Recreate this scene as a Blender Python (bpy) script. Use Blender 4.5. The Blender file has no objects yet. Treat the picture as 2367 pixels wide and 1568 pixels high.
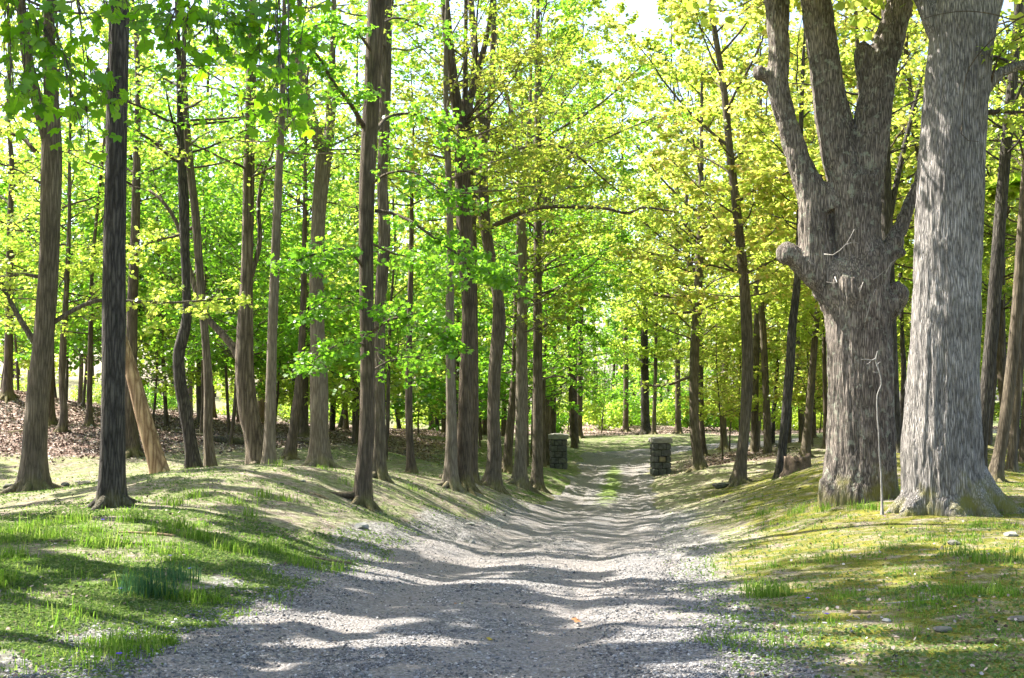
import bpy, math
import numpy as np
from mathutils import Vector

sc = bpy.context.scene
COL = sc.collection
rng = np.random.default_rng(11)

# ------------------------------------------------------------------ camera geometry
F, CX, CY = 2860.0, 1183.5, 784.0            # focal length and centre, in pixels of a 2367-wide picture
EYE = 1.6
PITCH = math.atan(136.0 / F)
cP, sP = math.cos(PITCH), math.sin(PITCH)


def at(px, py, d):
    """world point seen at (px, py) at distance d along the drive"""
    a = (px - CX) / F
    b = (CY - py) / F
    s = d / (cP - sP * b)
    return np.array([a * s, d, EYE + (sP + cP * b) * s])


def proj(p):
    x, y, z = p[0], p[1], p[2] - EYE
    f = y * cP + z * sP
    u = z * cP - y * sP
    return CX + F * x / f, CY - F * u / f


def sstep(a, b, x):
    t = np.clip((x - a) / (b - a), 0, 1)
    return t * t * (3 - 2 * t)


# ------------------------------------------------------------------ noise
def _hash(ix, iy, iz, seed):
    n = (ix * 374761393 + iy * 668265263 + iz * 2147483647 + seed * 974634777) & 0xFFFFFFFF
    n = ((n ^ (n >> 13)) * 1274126177) & 0xFFFFFFFF
    n = n ^ (n >> 16)
    return (n & 0xFFFF) / 65535.0


def vnoise(x, y, z=0.0, seed=1):
    x, y, z = np.broadcast_arrays(np.asarray(x, float), np.asarray(y, float), np.asarray(z, float))
    fx, fy, fz = np.floor(x), np.floor(y), np.floor(z)
    ix, iy, iz = fx.astype(np.int64), fy.astype(np.int64), fz.astype(np.int64)
    u, v, w = x - fx, y - fy, z - fz
    u = u * u * (3 - 2 * u); v = v * v * (3 - 2 * v); w = w * w * (3 - 2 * w)
    r = 0
    for dx in (0, 1):
        for dy in (0, 1):
            for dz in (0, 1):
                r = r + _hash(ix + dx, iy + dy, iz + dz, seed) * (u if dx else 1 - u) * (v if dy else 1 - v) * (w if dz else 1 - w)
    return r


def fbm(x, y, z=0.0, seed=1, o=3):
    r, a, t = 0, 1.0, 0.0
    for k in range(o):
        r = r + a * vnoise(np.asarray(x) * 2 ** k, np.asarray(y) * 2 ** k, np.asarray(z) * 2 ** k, seed + k)
        t += a
        a *= 0.5
    return r / t


# ------------------------------------------------------------------ mesh helpers
def build_mesh(name, V, faces, mat, smooth=True):
    """V (n,3); faces: a list of (m,k) index arrays"""
    me = bpy.data.meshes.new(name)
    V = np.ascontiguousarray(V, dtype=np.float32)
    faces = [np.asarray(f, dtype=np.int32) for f in faces if len(f)]
    loops = np.concatenate([f.ravel() for f in faces])
    tot = np.concatenate([np.full(len(f), f.shape[1], np.int32) for f in faces])
    start = np.concatenate([[0], np.cumsum(tot)[:-1]]).astype(np.int32)
    me.vertices.add(len(V)); me.vertices.foreach_set('co', V.ravel())
    me.loops.add(len(loops)); me.loops.foreach_set('vertex_index', loops)
    me.polygons.add(len(tot)); me.polygons.foreach_set('loop_start', start)
    me.polygons.foreach_set('loop_total', tot)
    me.polygons.foreach_set('use_smooth', np.full(len(tot), smooth))
    me.update(calc_edges=True)
    me.validate()
    if mat is not None:
        me.materials.append(mat)
    return me


class MB:
    """collects pieces of geometry into one mesh"""
    def __init__(s):
        s.V, s.F, s.n = [], [], 0

    def add(s, V, faces):
        V = np.asarray(V, float).reshape(-1, 3)
        for f in faces:
            if len(f):
                s.F.append(np.asarray(f, np.int64) + s.n)
        s.V.append(V)
        s.n += len(V)

    def mesh(s, name, mat, origin=(0, 0, 0), smooth=True):
        V = np.concatenate(s.V) - np.asarray(origin, float)
        by = {}
        for f in s.F:
            by.setdefault(f.shape[1], []).append(f)
        return build_mesh(name, V, [np.concatenate(b) for b in by.values()], mat, smooth)


def link(name, me, parent=None, loc=(0, 0, 0)):
    o = bpy.data.objects.new(name, me)
    COL.objects.link(o)
    o.location = loc
    if parent is not None:
        o.parent = parent
    return o


def tag(o, label, cat, group=None, kind=None):
    if label: o['label'] = label
    if cat: o['category'] = cat
    if group: o['group'] = group
    if kind: o['kind'] = kind
    return o


def thing(name, label, cat, loc=(0, 0, 0), group=None):
    o = bpy.data.objects.new(name, None)
    COL.objects.link(o)
    o.location = loc
    o.empty_display_size = 0.2
    return tag(o, label, cat, group)


def catmull(P, n):
    """smooth resample of a polyline with extra columns (radius ...)"""
    P = np.asarray(P, float)
    if len(P) < 3:
        t = np.linspace(0, 1, n)[:, None]
        return P[0] * (1 - t) + P[-1] * t
    Q = np.vstack([2 * P[0] - P[1], P, 2 * P[-1] - P[-2]])
    seg = np.linalg.norm(np.diff(P[:, :3], axis=0), axis=1)
    c = np.concatenate([[0], np.cumsum(seg)])
    out = []
    for s in np.linspace(0, c[-1], n):
        k = min(np.searchsorted(c, s, side='right') - 1, len(P) - 2)
        t = (s - c[k]) / max(seg[k], 1e-6)
        a, b, d, e = Q[k], Q[k + 1], Q[k + 2], Q[k + 3]
        out.append(0.5 * (2 * b + (d - a) * t + (2 * a - 5 * b + 4 * d - e) * t * t + (3 * b - a - 3 * d + e) * t ** 3))
    return np.array(out)


def frames(path):
    t = np.gradient(path, axis=-2)
    t = t / (np.linalg.norm(t, axis=-1, keepdims=True) + 1e-9)
    ref = np.zeros_like(t); ref[..., 0] = 1.0
    par = np.abs(t[..., 0]) > 0.9
    flip = par.mean(axis=-1, keepdims=True) > 0.3
    ref[..., 0] = np.where(flip, 0.0, 1.0); ref[..., 1] = np.where(flip, 1.0, 0.0)
    b = np.cross(t, ref); b /= np.linalg.norm(b, axis=-1, keepdims=True) + 1e-9
    n = np.cross(b, t)
    return t, n, b


def tubes(paths, radii, S=5):
    """many tubes at once: paths (B,M,3), radii (B,M)"""
    B, M, _ = paths.shape
    t, n, b = frames(paths)
    th = np.linspace(0, 2 * np.pi, S, endpoint=False)
    ring = n[:, :, None, :] * np.cos(th)[None, None, :, None] + b[:, :, None, :] * np.sin(th)[None, None, :, None]
    V = paths[:, :, None, :] + ring * radii[:, :, None, None]
    idx = np.arange(B * M * S).reshape(B, M, S)
    q = np.stack([idx[:, :-1, :], np.roll(idx, -1, 2)[:, :-1, :], np.roll(idx, -1, 2)[:, 1:, :], idx[:, 1:, :]], -1)
    return V.reshape(-1, 3), [q.reshape(-1, 4)]


def stem(mb, P, S=14, step=0.25, amp=0.05, flare=0.0, seed=0, cap=True, lobes=5):
    """one thick tapering stem. P rows: x,y,z,r"""
    P = np.asarray(P, float)
    L = np.linalg.norm(np.diff(P[:, :3], axis=0), axis=1).sum()
    n = max(4, int(L / step))
    Q = catmull(P, n)
    path, r = Q[:, :3], np.maximum(Q[:, 3], 0.004)
    t, nn, b = frames(path)
    th = np.linspace(0, 2 * np.pi, S, endpoint=False)
    R = r[:, None] * np.ones(S)[None, :]
    R = R * (1 + amp * 2 * (fbm(np.cos(th)[None, :] * 1.3 + seed * 7.1, np.sin(th)[None, :] * 1.3, path[:, 2:3] * 1.1, seed + 3) - 0.5) * 2)
    if flare:
        h = path[:, 2] - P[0, 2] - 0.3
        fl = np.exp(-np.clip(h, -0.3, 9) / (0.16 + 0.5 * r[0]))[:, None]
        lob = 0.55 + 0.45 * np.cos(th * lobes + seed * 1.7 + 0.7 * np.sin(th * 2 + seed))[None, :]
        R = R * (1 + flare * fl * lob)
    V = path[:, None, :] + (nn[:, None, :] * np.cos(th)[None, :, None] + b[:, None, :] * np.sin(th)[None, :, None]) * R[:, :, None]
    idx = np.arange(n * S).reshape(n, S)
    q = np.stack([idx[:-1], np.roll(idx, -1, 1)[:-1], np.roll(idx, -1, 1)[1:], idx[1:]], -1).reshape(-1, 4)
    V = V.reshape(-1, 3)
    fs = [q]
    if cap:
        V = np.vstack([V, path[0], path[-1]])
        c0, c1 = n * S, n * S + 1
        i0, i1 = idx[0], idx[-1]
        fs.append(np.stack([np.full(S, c0), np.roll(i0, -1), i0], -1))
        fs.append(np.stack([np.full(S, c1), i1, np.roll(i1, -1)], -1))
    mb.add(V, fs)
    return Q


def ico(sub=1):
    p = (1 + 5 ** .5) / 2
    V = [(-1, p, 0), (1, p, 0), (-1, -p, 0), (1, -p, 0), (0, -1, p), (0, 1, p), (0, -1, -p), (0, 1, -p), (p, 0, -1), (p, 0, 1), (-p, 0, -1), (-p, 0, 1)]
    Fc = [(0, 11, 5), (0, 5, 1), (0, 1, 7), (0, 7, 10), (0, 10, 11), (1, 5, 9), (5, 11, 4), (11, 10, 2), (10, 7, 6), (7, 1, 8), (3, 9, 4), (3, 4, 2), (3, 2, 6), (3, 6, 8), (3, 8, 9), (4, 9, 5), (2, 4, 11), (6, 2, 10), (8, 6, 7), (9, 8, 1)]
    V = [np.array(v) / np.linalg.norm(v) for v in V]
    for _ in range(sub):
        mid, nf = {}, []
        def m(a, b):
            k = (min(a, b), max(a, b))
            if k not in mid:
                v = V[a] + V[b]; V.append(v / np.linalg.norm(v)); mid[k] = len(V) - 1
            return mid[k]
        for a, b, c in Fc:
            x, y, z = m(a, b), m(b, c), m(c, a)
            nf += [(a, x, z), (b, y, x), (c, z, y), (x, y, z)]
        Fc = nf
    return np.array(V), np.array(Fc)


def rock_geo(r, seed, sub=3, squash=0.6, jag=0.5):
    V, Fc = ico(sub)
    n = fbm(V[:, 0] * 1.4 + seed * 3.3, V[:, 1] * 1.4, V[:, 2] * 1.4, seed, 4) - 0.5
    # a few flat cut faces make it read as a broken stone
    R = 1 + jag * n
    V = V * R[:, None]
    rr = np.random.default_rng(seed)
    for _ in range(7):
        d = rr.normal(size=3); d /= np.linalg.norm(d)
        h = V @ d
        lim = 0.62 + 0.2 * rr.random()
        V = V - np.where(h > lim, h - lim, 0)[:, None] * d
    V = V * np.array([r, r * (0.7 + 0.4 * rr.random()), r * squash])
    return V, Fc


# ------------------------------------------------------------------ materials
def new_mat(name):
    m = bpy.data.materials.new(name)
    m.use_nodes = True
    nt = m.node_tree
    nt.nodes.clear()
    out = nt.nodes.new('ShaderNodeOutputMaterial')
    return m, nt, out


def N(nt, typ, **kw):
    n = nt.nodes.new(typ)
    for k, v in kw.items():
        if k.startswith('i_'):
            key = k[2:]
            key = int(key) if key.isdigit() else key.replace('_', ' ')
            s = n.inputs[key]
            if isinstance(v, bpy.types.NodeSocket):
                nt.links.new(v, s)
            else:
                s.default_value = v
        else:
            setattr(n, k, v)
    return n


def ramp(nt, fac, cols, interp='LINEAR'):
    n = nt.nodes.new('ShaderNodeValToRGB')
    cr = n.color_ramp
    cr.interpolation = interp
    while len(cr.elements) < len(cols):
        cr.elements.new(0.5)
    for e, (p, c) in zip(cr.elements, cols):
        e.position = p
        e.color = (*c, 1) if len(c) == 3 else c
    nt.links.new(fac, n.inputs[0])
    return n.outputs[0]


def mixc(nt, fac, a, b, mode='MIX'):
    n = nt.nodes.new('ShaderNodeMix')
    n.data_type = 'RGBA'
    n.blend_type = mode
    for s, v in ((n.inputs[0], fac), (n.inputs[6], a), (n.inputs[7], b)):
        if isinstance(v, bpy.types.NodeSocket):
            nt.links.new(v, s)
        else:
            s.default_value = v if isinstance(v, float) else (*v, 1)
    return n.outputs[2]


def math_(nt, op, a, b=None, c=None, clamp=False):
    n = nt.nodes.new('ShaderNodeMath')
    n.operation = op
    n.use_clamp = clamp
    for k, v in enumerate((a, b, c)):
        if v is None: continue
        if isinstance(v, bpy.types.NodeSocket):
            nt.links.new(v, n.inputs[k])
        else:
            n.inputs[k].default_value = v
    return n.outputs[0]


def noise(nt, vec, scale, detail=3, rough=0.55):
    n = N(nt, 'ShaderNodeTexNoise', i_Scale=scale, i_Detail=detail, i_Roughness=rough)
    nt.links.new(vec, n.inputs['Vector'])
    return n.outputs[0]


def leaf_mat(name, cols, trans, tmix=0.5, gloss=0.05):
    m, nt, out = new_mat(name)
    geo = N(nt, 'ShaderNodeNewGeometry')
    oi = N(nt, 'ShaderNodeObjectInfo')
    r = math_(nt, 'ADD', math_(nt, 'MULTIPLY', geo.outputs['Random Per Island'], 0.7), math_(nt, 'MULTIPLY', oi.outputs['Random'], 0.3))
    c = ramp(nt, r, cols)
    t = ramp(nt, r, trans)
    d = N(nt, 'ShaderNodeBsdfDiffuse', i_Color=c)
    tr = N(nt, 'ShaderNodeBsdfTranslucent', i_Color=t)
    mx = N(nt, 'ShaderNodeMixShader', i_0=tmix)
    nt.links.new(d.outputs[0], mx.inputs[1]); nt.links.new(tr.outputs[0], mx.inputs[2])
    gl = N(nt, 'ShaderNodeBsdfGlossy', i_Roughness=0.38)
    gl.inputs['Color'].default_value = (1, 1, 1, 1)
    mx2 = N(nt, 'ShaderNodeMixShader', i_0=gloss)
    nt.links.new(mx.outputs[0], mx2.inputs[1]); nt.links.new(gl.outputs[0], mx2.inputs[2])
    nt.links.new(mx2.outputs[0], out.inputs[0])
    return m


def bark_mat(name, dark, light, hs=16.0, vs=1.6, bump=0.6, moss=0.35, patch=(0.6, 1.25), lichen=0.0):
    """furrowed bark: noise stretched along the stem, moss at the foot"""
    m, nt, out = new_mat(name)
    tc = N(nt, 'ShaderNodeTexCoord')
    mp = N(nt, 'ShaderNodeMapping')
    nt.links.new(tc.outputs['Object'], mp.inputs[0])
    mp.inputs['Scale'].default_value = (hs, hs, vs)
    wob = N(nt, 'ShaderNodeTexNoise', i_Scale=0.45, i_Detail=4.0, i_Roughness=0.65)
    nt.links.new(mp.outputs[0], wob.inputs['Vector'])
    add = N(nt, 'ShaderNodeMixRGB', blend_type='ADD', i_0=1.0)
    nt.links.new(mp.outputs[0], add.inputs[1]); nt.links.new(wob.outputs[1], add.inputs[2])
    v = add.outputs[0]
    vor = N(nt, 'ShaderNodeTexVoronoi', feature='DISTANCE_TO_EDGE', i_Scale=1.0)
    nt.links.new(v, vor.inputs['Vector'])
    ridge = N(nt, 'ShaderNodeMapRange', i_1=0.0, i_2=0.30, i_3=0.0, i_4=1.0)
    nt.links.new(vor.outputs['Distance'], ridge.inputs[0])
    ridge = ridge.outputs[0]                                        # 0 in furrows
    n2 = noise(nt, v, 2.2, 5, 0.7)
    fine = noise(nt, tc.outputs['Object'], 38, 4, 0.75)
    coarse = noise(nt, mp.outputs[0], 0.55, 4, 0.6)
    n3 = noise(nt, tc.outputs['Object'], 1.7, 4, 0.6)
    h = math_(nt, 'ADD', math_(nt, 'MULTIPLY', ridge, 0.42), math_(nt, 'ADD', math_(nt, 'MULTIPLY', n2, 0.55), math_(nt, 'ADD', math_(nt, 'MULTIPLY', coarse, 0.30), math_(nt, 'MULTIPLY', fine, 0.28))))
    c = ramp(nt, h, [(0.50, dark), (0.78, tuple(0.5 * a + 0.5 * b for a, b in zip(dark, light))), (1.0, light)])
    shade_mottle = ramp(nt, n3, [(0.3, (patch[0],) * 3), (0.7, (patch[1],) * 3)])  # bark mottling, deepened to paint broad patches of shade into the colour
    c = mixc(nt, 1.0, c, shade_mottle, 'MULTIPLY')
    if lichen:
        n5 = noise(nt, tc.outputs['Object'], 9.0, 4, 0.65)
        lf = ramp(nt, n5, [(0.56, (0, 0, 0)), (0.64, (1, 1, 1))])
        c = mixc(nt, math_(nt, 'MULTIPLY', lf, lichen), c, (0.33, 0.35, 0.27))
    sp = N(nt, 'ShaderNodeSeparateXYZ')
    nt.links.new(tc.outputs['Object'], sp.inputs[0])
    n4 = noise(nt, tc.outputs['Object'], 5.0, 4, 0.6)
    mz = math_(nt, 'SUBTRACT', math_(nt, 'MULTIPLY', math_(nt, 'ADD', n4, math_(nt, 'MULTIPLY', math_(nt, 'SUBTRACT', n3, 0.5), 1.6)), 1.15), math_(nt, 'MULTIPLY', sp.outputs[2], 0.95))
    mf = ramp(nt, mz, [(0.22, (0, 0, 0)), (0.75, (1, 1, 1))])
    c = mixc(nt, math_(nt, 'MULTIPLY', mf, moss), c, (0.16, 0.15, 0.025))
    bs = N(nt, 'ShaderNodeBsdfPrincipled', i_Roughness=0.9)
    bs.inputs['Specular IOR Level'].default_value = 0.25
    nt.links.new(c, bs.inputs['Base Color'])
    bp = N(nt, 'ShaderNodeBump', i_Strength=bump, i_Distance=0.03)
    nt.links.new(h, bp.inputs['Height'])
    nt.links.new(bp.outputs[0], bs.inputs['Normal'])
    nt.links.new(bs.outputs[0], out.inputs[0])
    return m


def plain_mat(name, c1, c2, scale=8.0, rough=0.9, bump=0.3, c3=None):
    m, nt, out = new_mat(name)
    tc = N(nt, 'ShaderNodeTexCoord')
    n1 = noise(nt, tc.outputs['Object'], scale, 5, 0.65)
    c = ramp(nt, n1, [(0.3, c1), (0.7, c2)])
    if c3:
        n2 = noise(nt, tc.outputs['Object'], scale * 0.35, 4, 0.6)
        c = mixc(nt, ramp(nt, n2, [(0.52, (0, 0, 0)), (0.66, (1, 1, 1))]), c, c3)
    bs = N(nt, 'ShaderNodeBsdfPrincipled', i_Roughness=rough)
    bs.inputs['Specular IOR Level'].default_value = 0.25
    nt.links.new(c, bs.inputs['Base Color'])
    bp = N(nt, 'ShaderNodeBump', i_Strength=bump, i_Distance=0.02)
    nt.links.new(n1, bp.inputs['Height'])
    nt.links.new(bp.outputs[0], bs.inputs['Normal'])
    nt.links.new(bs.outputs[0], out.inputs[0])
    return m


def island_mat(name, cols, rough=0.85, trans=None, tmix=0.4):
    m, nt, out = new_mat(name)
    geo = N(nt, 'ShaderNodeNewGeometry')
    c = ramp(nt, geo.outputs['Random Per Island'], cols)
    d = N(nt, 'ShaderNodeBsdfDiffuse', i_Color=c)
    if trans:
        tr = N(nt, 'ShaderNodeBsdfTranslucent', i_Color=ramp(nt, geo.outputs['Random Per Island'], trans))
        mx = N(nt, 'ShaderNodeMixShader', i_0=tmix)
        nt.links.new(d.outputs[0], mx.inputs[1]); nt.links.new(tr.outputs[0], mx.inputs[2])
        nt.links.new(mx.outputs[0], out.inputs[0])
    else:
        nt.links.new(d.outputs[0], out.inputs[0])
    return m


LEAF = {
    'deep': leaf_mat('big_drooping_maple_leaf', [(0, (0.05, 0.125, 0.006)), (0.6, (0.075, 0.165, 0.009)), (1, (0.11, 0.20, 0.012))],
                     [(0, (0.16, 0.44, 0.006)), (0.6, (0.25, 0.55, 0.01)), (1, (0.42, 0.66, 0.015))], 0.5, 0.02),
    'fresh': leaf_mat('fresh_maple_leaf', [(0, (0.055, 0.135, 0.008)), (0.6, (0.085, 0.18, 0.012)), (1, (0.13, 0.21, 0.016))],
                      [(0, (0.19, 0.50, 0.02)), (0.6, (0.31, 0.61, 0.035)), (1, (0.50, 0.71, 0.07))], 0.5, 0.03),
    'yellowgreen': leaf_mat('yellow_green_leaf', [(0, (0.10, 0.175, 0.010)), (0.6, (0.16, 0.225, 0.015)), (1, (0.23, 0.26, 0.025))],
                            [(0, (0.40, 0.64, 0.045)), (0.6, (0.57, 0.73, 0.085)), (1, (0.76, 0.79, 0.17))], 0.55, 0.03),
    'olive': leaf_mat('olive_gold_leaf', [(0, (0.075, 0.115, 0.010)), (0.6, (0.13, 0.16, 0.015)), (1, (0.21, 0.18, 0.025))],
                      [(0, (0.32, 0.55, 0.035)), (0.6, (0.48, 0.60, 0.06)), (1, (0.68, 0.60, 0.12))], 0.5, 0.03),
    'gold': leaf_mat('young_gold_leaf', [(0, (0.11, 0.18, 0.014)), (0.60, (0.17, 0.215, 0.020)), (0.90, (0.28, 0.20, 0.04)), (1, (0.30, 0.14, 0.055))],
                     [(0, (0.46, 0.68, 0.06)), (0.60, (0.64, 0.73, 0.11)), (0.90, (0.82, 0.70, 0.19)), (1, (0.76, 0.42, 0.14))], 0.55, 0.03),
}
BARK = {
    'grey': bark_mat('grey_brown_bark', (0.058, 0.045, 0.030), (0.161, 0.130, 0.092), 24, 2.2, 0.5),
    'pale': bark_mat('pale_smooth_bark', (0.102, 0.080, 0.057), (0.201, 0.167, 0.125), 22, 2.6, 0.3, patch=(0.7, 1.2)),
    'dark': bark_mat('dark_bark', (0.018, 0.015, 0.012), (0.095, 0.082, 0.068), 26, 3.0, 0.8, 0.25),
    'brown': bark_mat('brown_bark', (0.049, 0.037, 0.024), (0.135, 0.103, 0.071), 22, 2.2, 0.55),
    'furrow': bark_mat('old_furrowed_bark', (0.050, 0.038, 0.026), (0.180, 0.143, 0.102), 14, 1.3, 0.9, 0.3),
    'oak': bark_mat('oak_ridged_bark', (0.068, 0.062, 0.056), (0.385, 0.352, 0.325), 44, 3.6, 0.9, 0.9, (0.55, 1.3)),
    'oakb': bark_mat('oak_brown_bark', (0.046, 0.038, 0.032), (0.31, 0.26, 0.218), 38, 4.2, 0.9, 0.8, (0.5, 1.3), 0.55),
    'wood': bark_mat('bare_dead_wood', (0.15, 0.085, 0.045), (0.46, 0.32, 0.19), 12, 0.8, 0.8, 0.3),
    'twig': bark_mat('bleached_twig', (0.20, 0.18, 0.16), (0.40, 0.375, 0.34), 40, 8, 0.2, 0.0),
}
# ------------------------------------------------------------------ leaves
def _tmpl_fan(polar, bend=0.28):
    a = [p[0] for p in polar] + [-p[0] for p in polar[::-1] if 0 < p[0] < 180]
    r = [p[1] for p in polar] + [p[1] for p in polar[::-1] if 0 < p[0] < 180]
    a = np.radians(np.array(a, float)); r = np.array(r, float)
    V = np.stack([np.cos(a) * r, np.sin(a) * r, -bend * r * r + 0.22 * np.abs(np.sin(a) * r)], -1)
    n = len(V)
    V = np.vstack([V, [0, 0, 0]])
    i = np.arange(n)
    return V, np.stack([np.full(n, n), i, np.roll(i, -1)], -1)


T_MAPLE = _tmpl_fan([(0, 1.0), (12, .78), (26, .60), (40, .84), (50, 1.0), (64, .82), (82, .64), (102, .74), (122, .70), (150, .46), (180, .14)])
T_LOBED = _tmpl_fan([(0, 1.0), (27, .62), (50, .97), (84, .64), (116, .72), (180, .2)])
T_SIMPLE = (np.array([[1, 0, -.25], [.5, .78, -.1], [-.55, .5, .05], [-.55, -.5, .05], [.5, -.78, -.1]]), np.array([[0, 1, 2], [0, 2, 3], [0, 3, 4]]))
T_RHOMB = (np.array([[1, 0, -.2], [0, .75, .08], [-.8, 0, -.1], [0, -.75, .08]]), np.array([[0, 1, 2], [0, 2, 3]]))
TEMPL = {0: T_MAPLE, 1: T_LOBED, 2: T_SIMPLE, 3: T_RHOMB}


def leaves_geo(P, axis, normal, size, lod):
    T, Fc = TEMPL[lod]
    axis = axis / (np.linalg.norm(axis, axis=1, keepdims=True) + 1e-9)
    side = np.cross(normal, axis); side /= np.linalg.norm(side, axis=1, keepdims=True) + 1e-9
    nor = np.cross(axis, side)
    V = P[:, None, :] + size[:, None, None] * (T[None, :, 0:1] * axis[:, None] + T[None, :, 1:2] * side[:, None] + T[None, :, 2:3] * nor[:, None])
    k = len(T)
    Fs = Fc[None] + (np.arange(len(P)) * k)[:, None, None]
    return V.reshape(-1, 3), [Fs.reshape(-1, Fc.shape[1])]


def unit(v):
    return v / (np.linalg.norm(v, axis=-1, keepdims=True) + 1e-9)


def grow(g, O, D, L, M, wig, up):
    """B shoots of M points from O along D"""
    B = len(O)
    out = np.zeros((B, M, 3)); out[:, 0] = O
    D = unit(D)
    for k in range(1, M):
        D = unit(D + g.normal(0, wig, (B, 3)) + np.array([0, 0, 1.0]) * np.asarray(up).reshape(-1, 1))
        out[:, k] = out[:, k - 1] + D * (L / (M - 1))[:, None]
    return out


def along(paths, t):
    """points and tangents at fractions t (B,K) of paths (B,M,3)"""
    B, M, _ = paths.shape
    x = t * (M - 1)
    i = np.clip(x.astype(int), 0, M - 2)
    f = (x - i)[..., None]
    b = np.arange(B)[:, None]
    p0, p1 = paths[b, i], paths[b, i + 1]
    return p0 * (1 - f) + p1 * f, unit(p1 - p0)


def leafy(g, wood, leaf, main, rad, n_leaf, size, lod, K2=7, twigs=True, keep=None, flat=0.46, l2=0.42):
    """side shoots and leaves on a set of main branches (B,M,3); returns nothing, fills the two builders"""
    B = len(main)
    L = np.linalg.norm(np.diff(main, axis=1), axis=2).sum(1)
    t = np.clip(np.linspace(0.22, 0.97, K2)[None] + g.normal(0, 0.05, (B, K2)), 0.1, 1)
    p, tg = along(main, t)
    up = np.array([0, 0, 1.0])
    side = unit(np.cross(tg, up) + 1e-4)
    sgn = np.where((np.arange(K2)[None] + g.integers(0, 2, (B, 1))) % 2, 1, -1)[..., None]
    ang = np.radians(g.uniform(30, 65, (B, K2, 1)))
    d2 = tg * np.cos(ang) + side * sgn * np.sin(ang) + up * g.normal(0.06, 0.22, (B, K2, 1))
    L2 = (L[:, None] * l2 * (1.15 - t * 0.75) * g.uniform(0.6, 1.3, (B, K2))).ravel()
    s2 = grow(g, p.reshape(-1, 3), d2.reshape(-1, 3), L2, 5, 0.16, -0.02)
    r2 = (rad[:, -1:] * 0.8 + 0.003) * np.ones((1, K2))
    r2 = r2.reshape(-1, 1) * np.linspace(1, 0.35, 5)[None]
    shoots = np.concatenate([s2, main[:, -5:] if main.shape[1] >= 5 else s2[:0]])
    # third order twigs
    K3 = 4
    t3 = np.clip(np.linspace(0.25, 1.0, K3)[None] + g.normal(0, 0.06, (len(shoots), K3)), 0.1, 1)
    p3, tg3 = along(shoots, t3)
    side3 = unit(np.cross(tg3, up) + 1e-4)
    sg3 = np.where((np.arange(K3)[None] + g.integers(0, 2, (len(shoots), 1))) % 2, 1, -1)[..., None]
    a3 = np.radians(g.uniform(20, 70, (len(shoots), K3, 1)))
    d3 = tg3 * np.cos(a3) + side3 * sg3 * np.sin(a3) + up * g.normal(0.0, 0.25, (len(shoots), K3, 1))
    L3 = np.clip(np.linalg.norm(np.diff(shoots, axis=1), axis=2).sum(1)[:, None] * g.uniform(0.3, 0.55, (len(shoots), K3)), 0.12, 0.8).ravel()
    s3 = grow(g, p3.reshape(-1, 3), d3.reshape(-1, 3), L3, 3, 0.15, -0.04)
    if wood is not None:
        if twigs:
            ok = np.ones(len(s2), bool) if keep is None else keep(s2[:, 2])
            if ok.any(): wood.add(*tubes(s2[ok], r2[ok], 4))
            if twigs == 2:
                ok = np.ones(len(s3), bool) if keep is None else keep(s3[:, 1])
                if ok.any(): wood.add(*tubes(s3[ok], np.full((ok.sum(), 3), 0.004) * np.array([1, .8, .6])[None], 3))
    # leaves: pairs along the twigs
    per = max(1, int(round(n_leaf / len(s3))))
    tl = np.sqrt(g.uniform(0.1, 1.0, (len(s3), per)))
    pl, tl_ = along(s3, tl)
    pl, tl_ = pl.reshape(-1, 3), tl_.reshape(-1, 3)
    n = len(pl)
    out_ = unit(tl_ * 0.5 + g.normal(0, 1, (n, 3)) * np.array([1, 1, 0.45]) + np.array([0, 0, -0.25]))
    pl = pl + out_ * g.uniform(0.02, 0.10, (n, 1)) + np.array([0, 0, -0.02])
    nor = unit(np.array([0, 0, 1.0]) + g.normal(0, flat, (n, 3)))
    sz = size * g.uniform(0.6, 1.25, n)
    if keep is not None:
        k = keep(pl)
        pl, out_, nor, sz = pl[k], out_[k], nor[k], sz[k]
    if len(pl):
        leaf.add(*leaves_geo(pl + out_ * sz[:, None] * 0.5, out_, nor, sz, lod))


def crown(g, wood, leaf, axes, h0, H, R, nb, n_leaf, size, lod, base_z, keep=None, twigs=True, low=0.7, bias=1.8, K2=7):
    """branches on the given stem paths (rows x,y,z,r) between heights h0 and H above base_z"""
    O, D, Ln, Rd, Up = [], [], [], [], []
    for A in axes:
        hz = A[:, 3 - 1] - base_z
        tops = hz.max()
        m = int(round(nb / len(axes)))
        hs = h0 + (np.minimum(H, tops) - h0) * ((np.arange(m) + g.uniform(0, 1, m)) / m) ** bias
        az0 = g.uniform(0, 6.28)
        for k, h in enumerate(hs):
            i = int(np.argmin(np.abs(hz - h)))
            f = (h - h0) / max(H - h0, 1e-3)
            az = az0 + k * 2.399 + g.normal(0, 0.35)
            prof = (low + (1 - low) * min(1, f / 0.35)) * (1 - 0.75 * max(0, (f - 0.45) / 0.55))
            el = math.radians(12 + 45 * f + g.normal(0, 9))
            O.append(A[i, :3]); D.append([math.cos(az) * math.cos(el), math.sin(az) * math.cos(el), math.sin(el)])
            Ln.append(R * prof * g.uniform(0.7, 1.15)); Rd.append(min(A[i, 3] * 0.45, 0.008 + 0.0085 * Ln[-1])); Up.append(0.0)
    O, D, Ln, Rd = np.array(O), np.array(D), np.array(Ln), np.array(Rd)
    main = grow(g, O, D, Ln, 9, 0.10, 0.015)
    rad = Rd[:, None] * np.linspace(1, 0.22, 9)[None]
    if wood is not None:
        wood.add(*tubes(main, rad, 6))
    leafy(g, wood, leaf, main, rad, n_leaf, size, lod, twigs=twigs, keep=keep, K2=K2)


# ------------------------------------------------------------------ the trees that can be told apart (traced, then set at their own distances)
TREES = []


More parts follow.
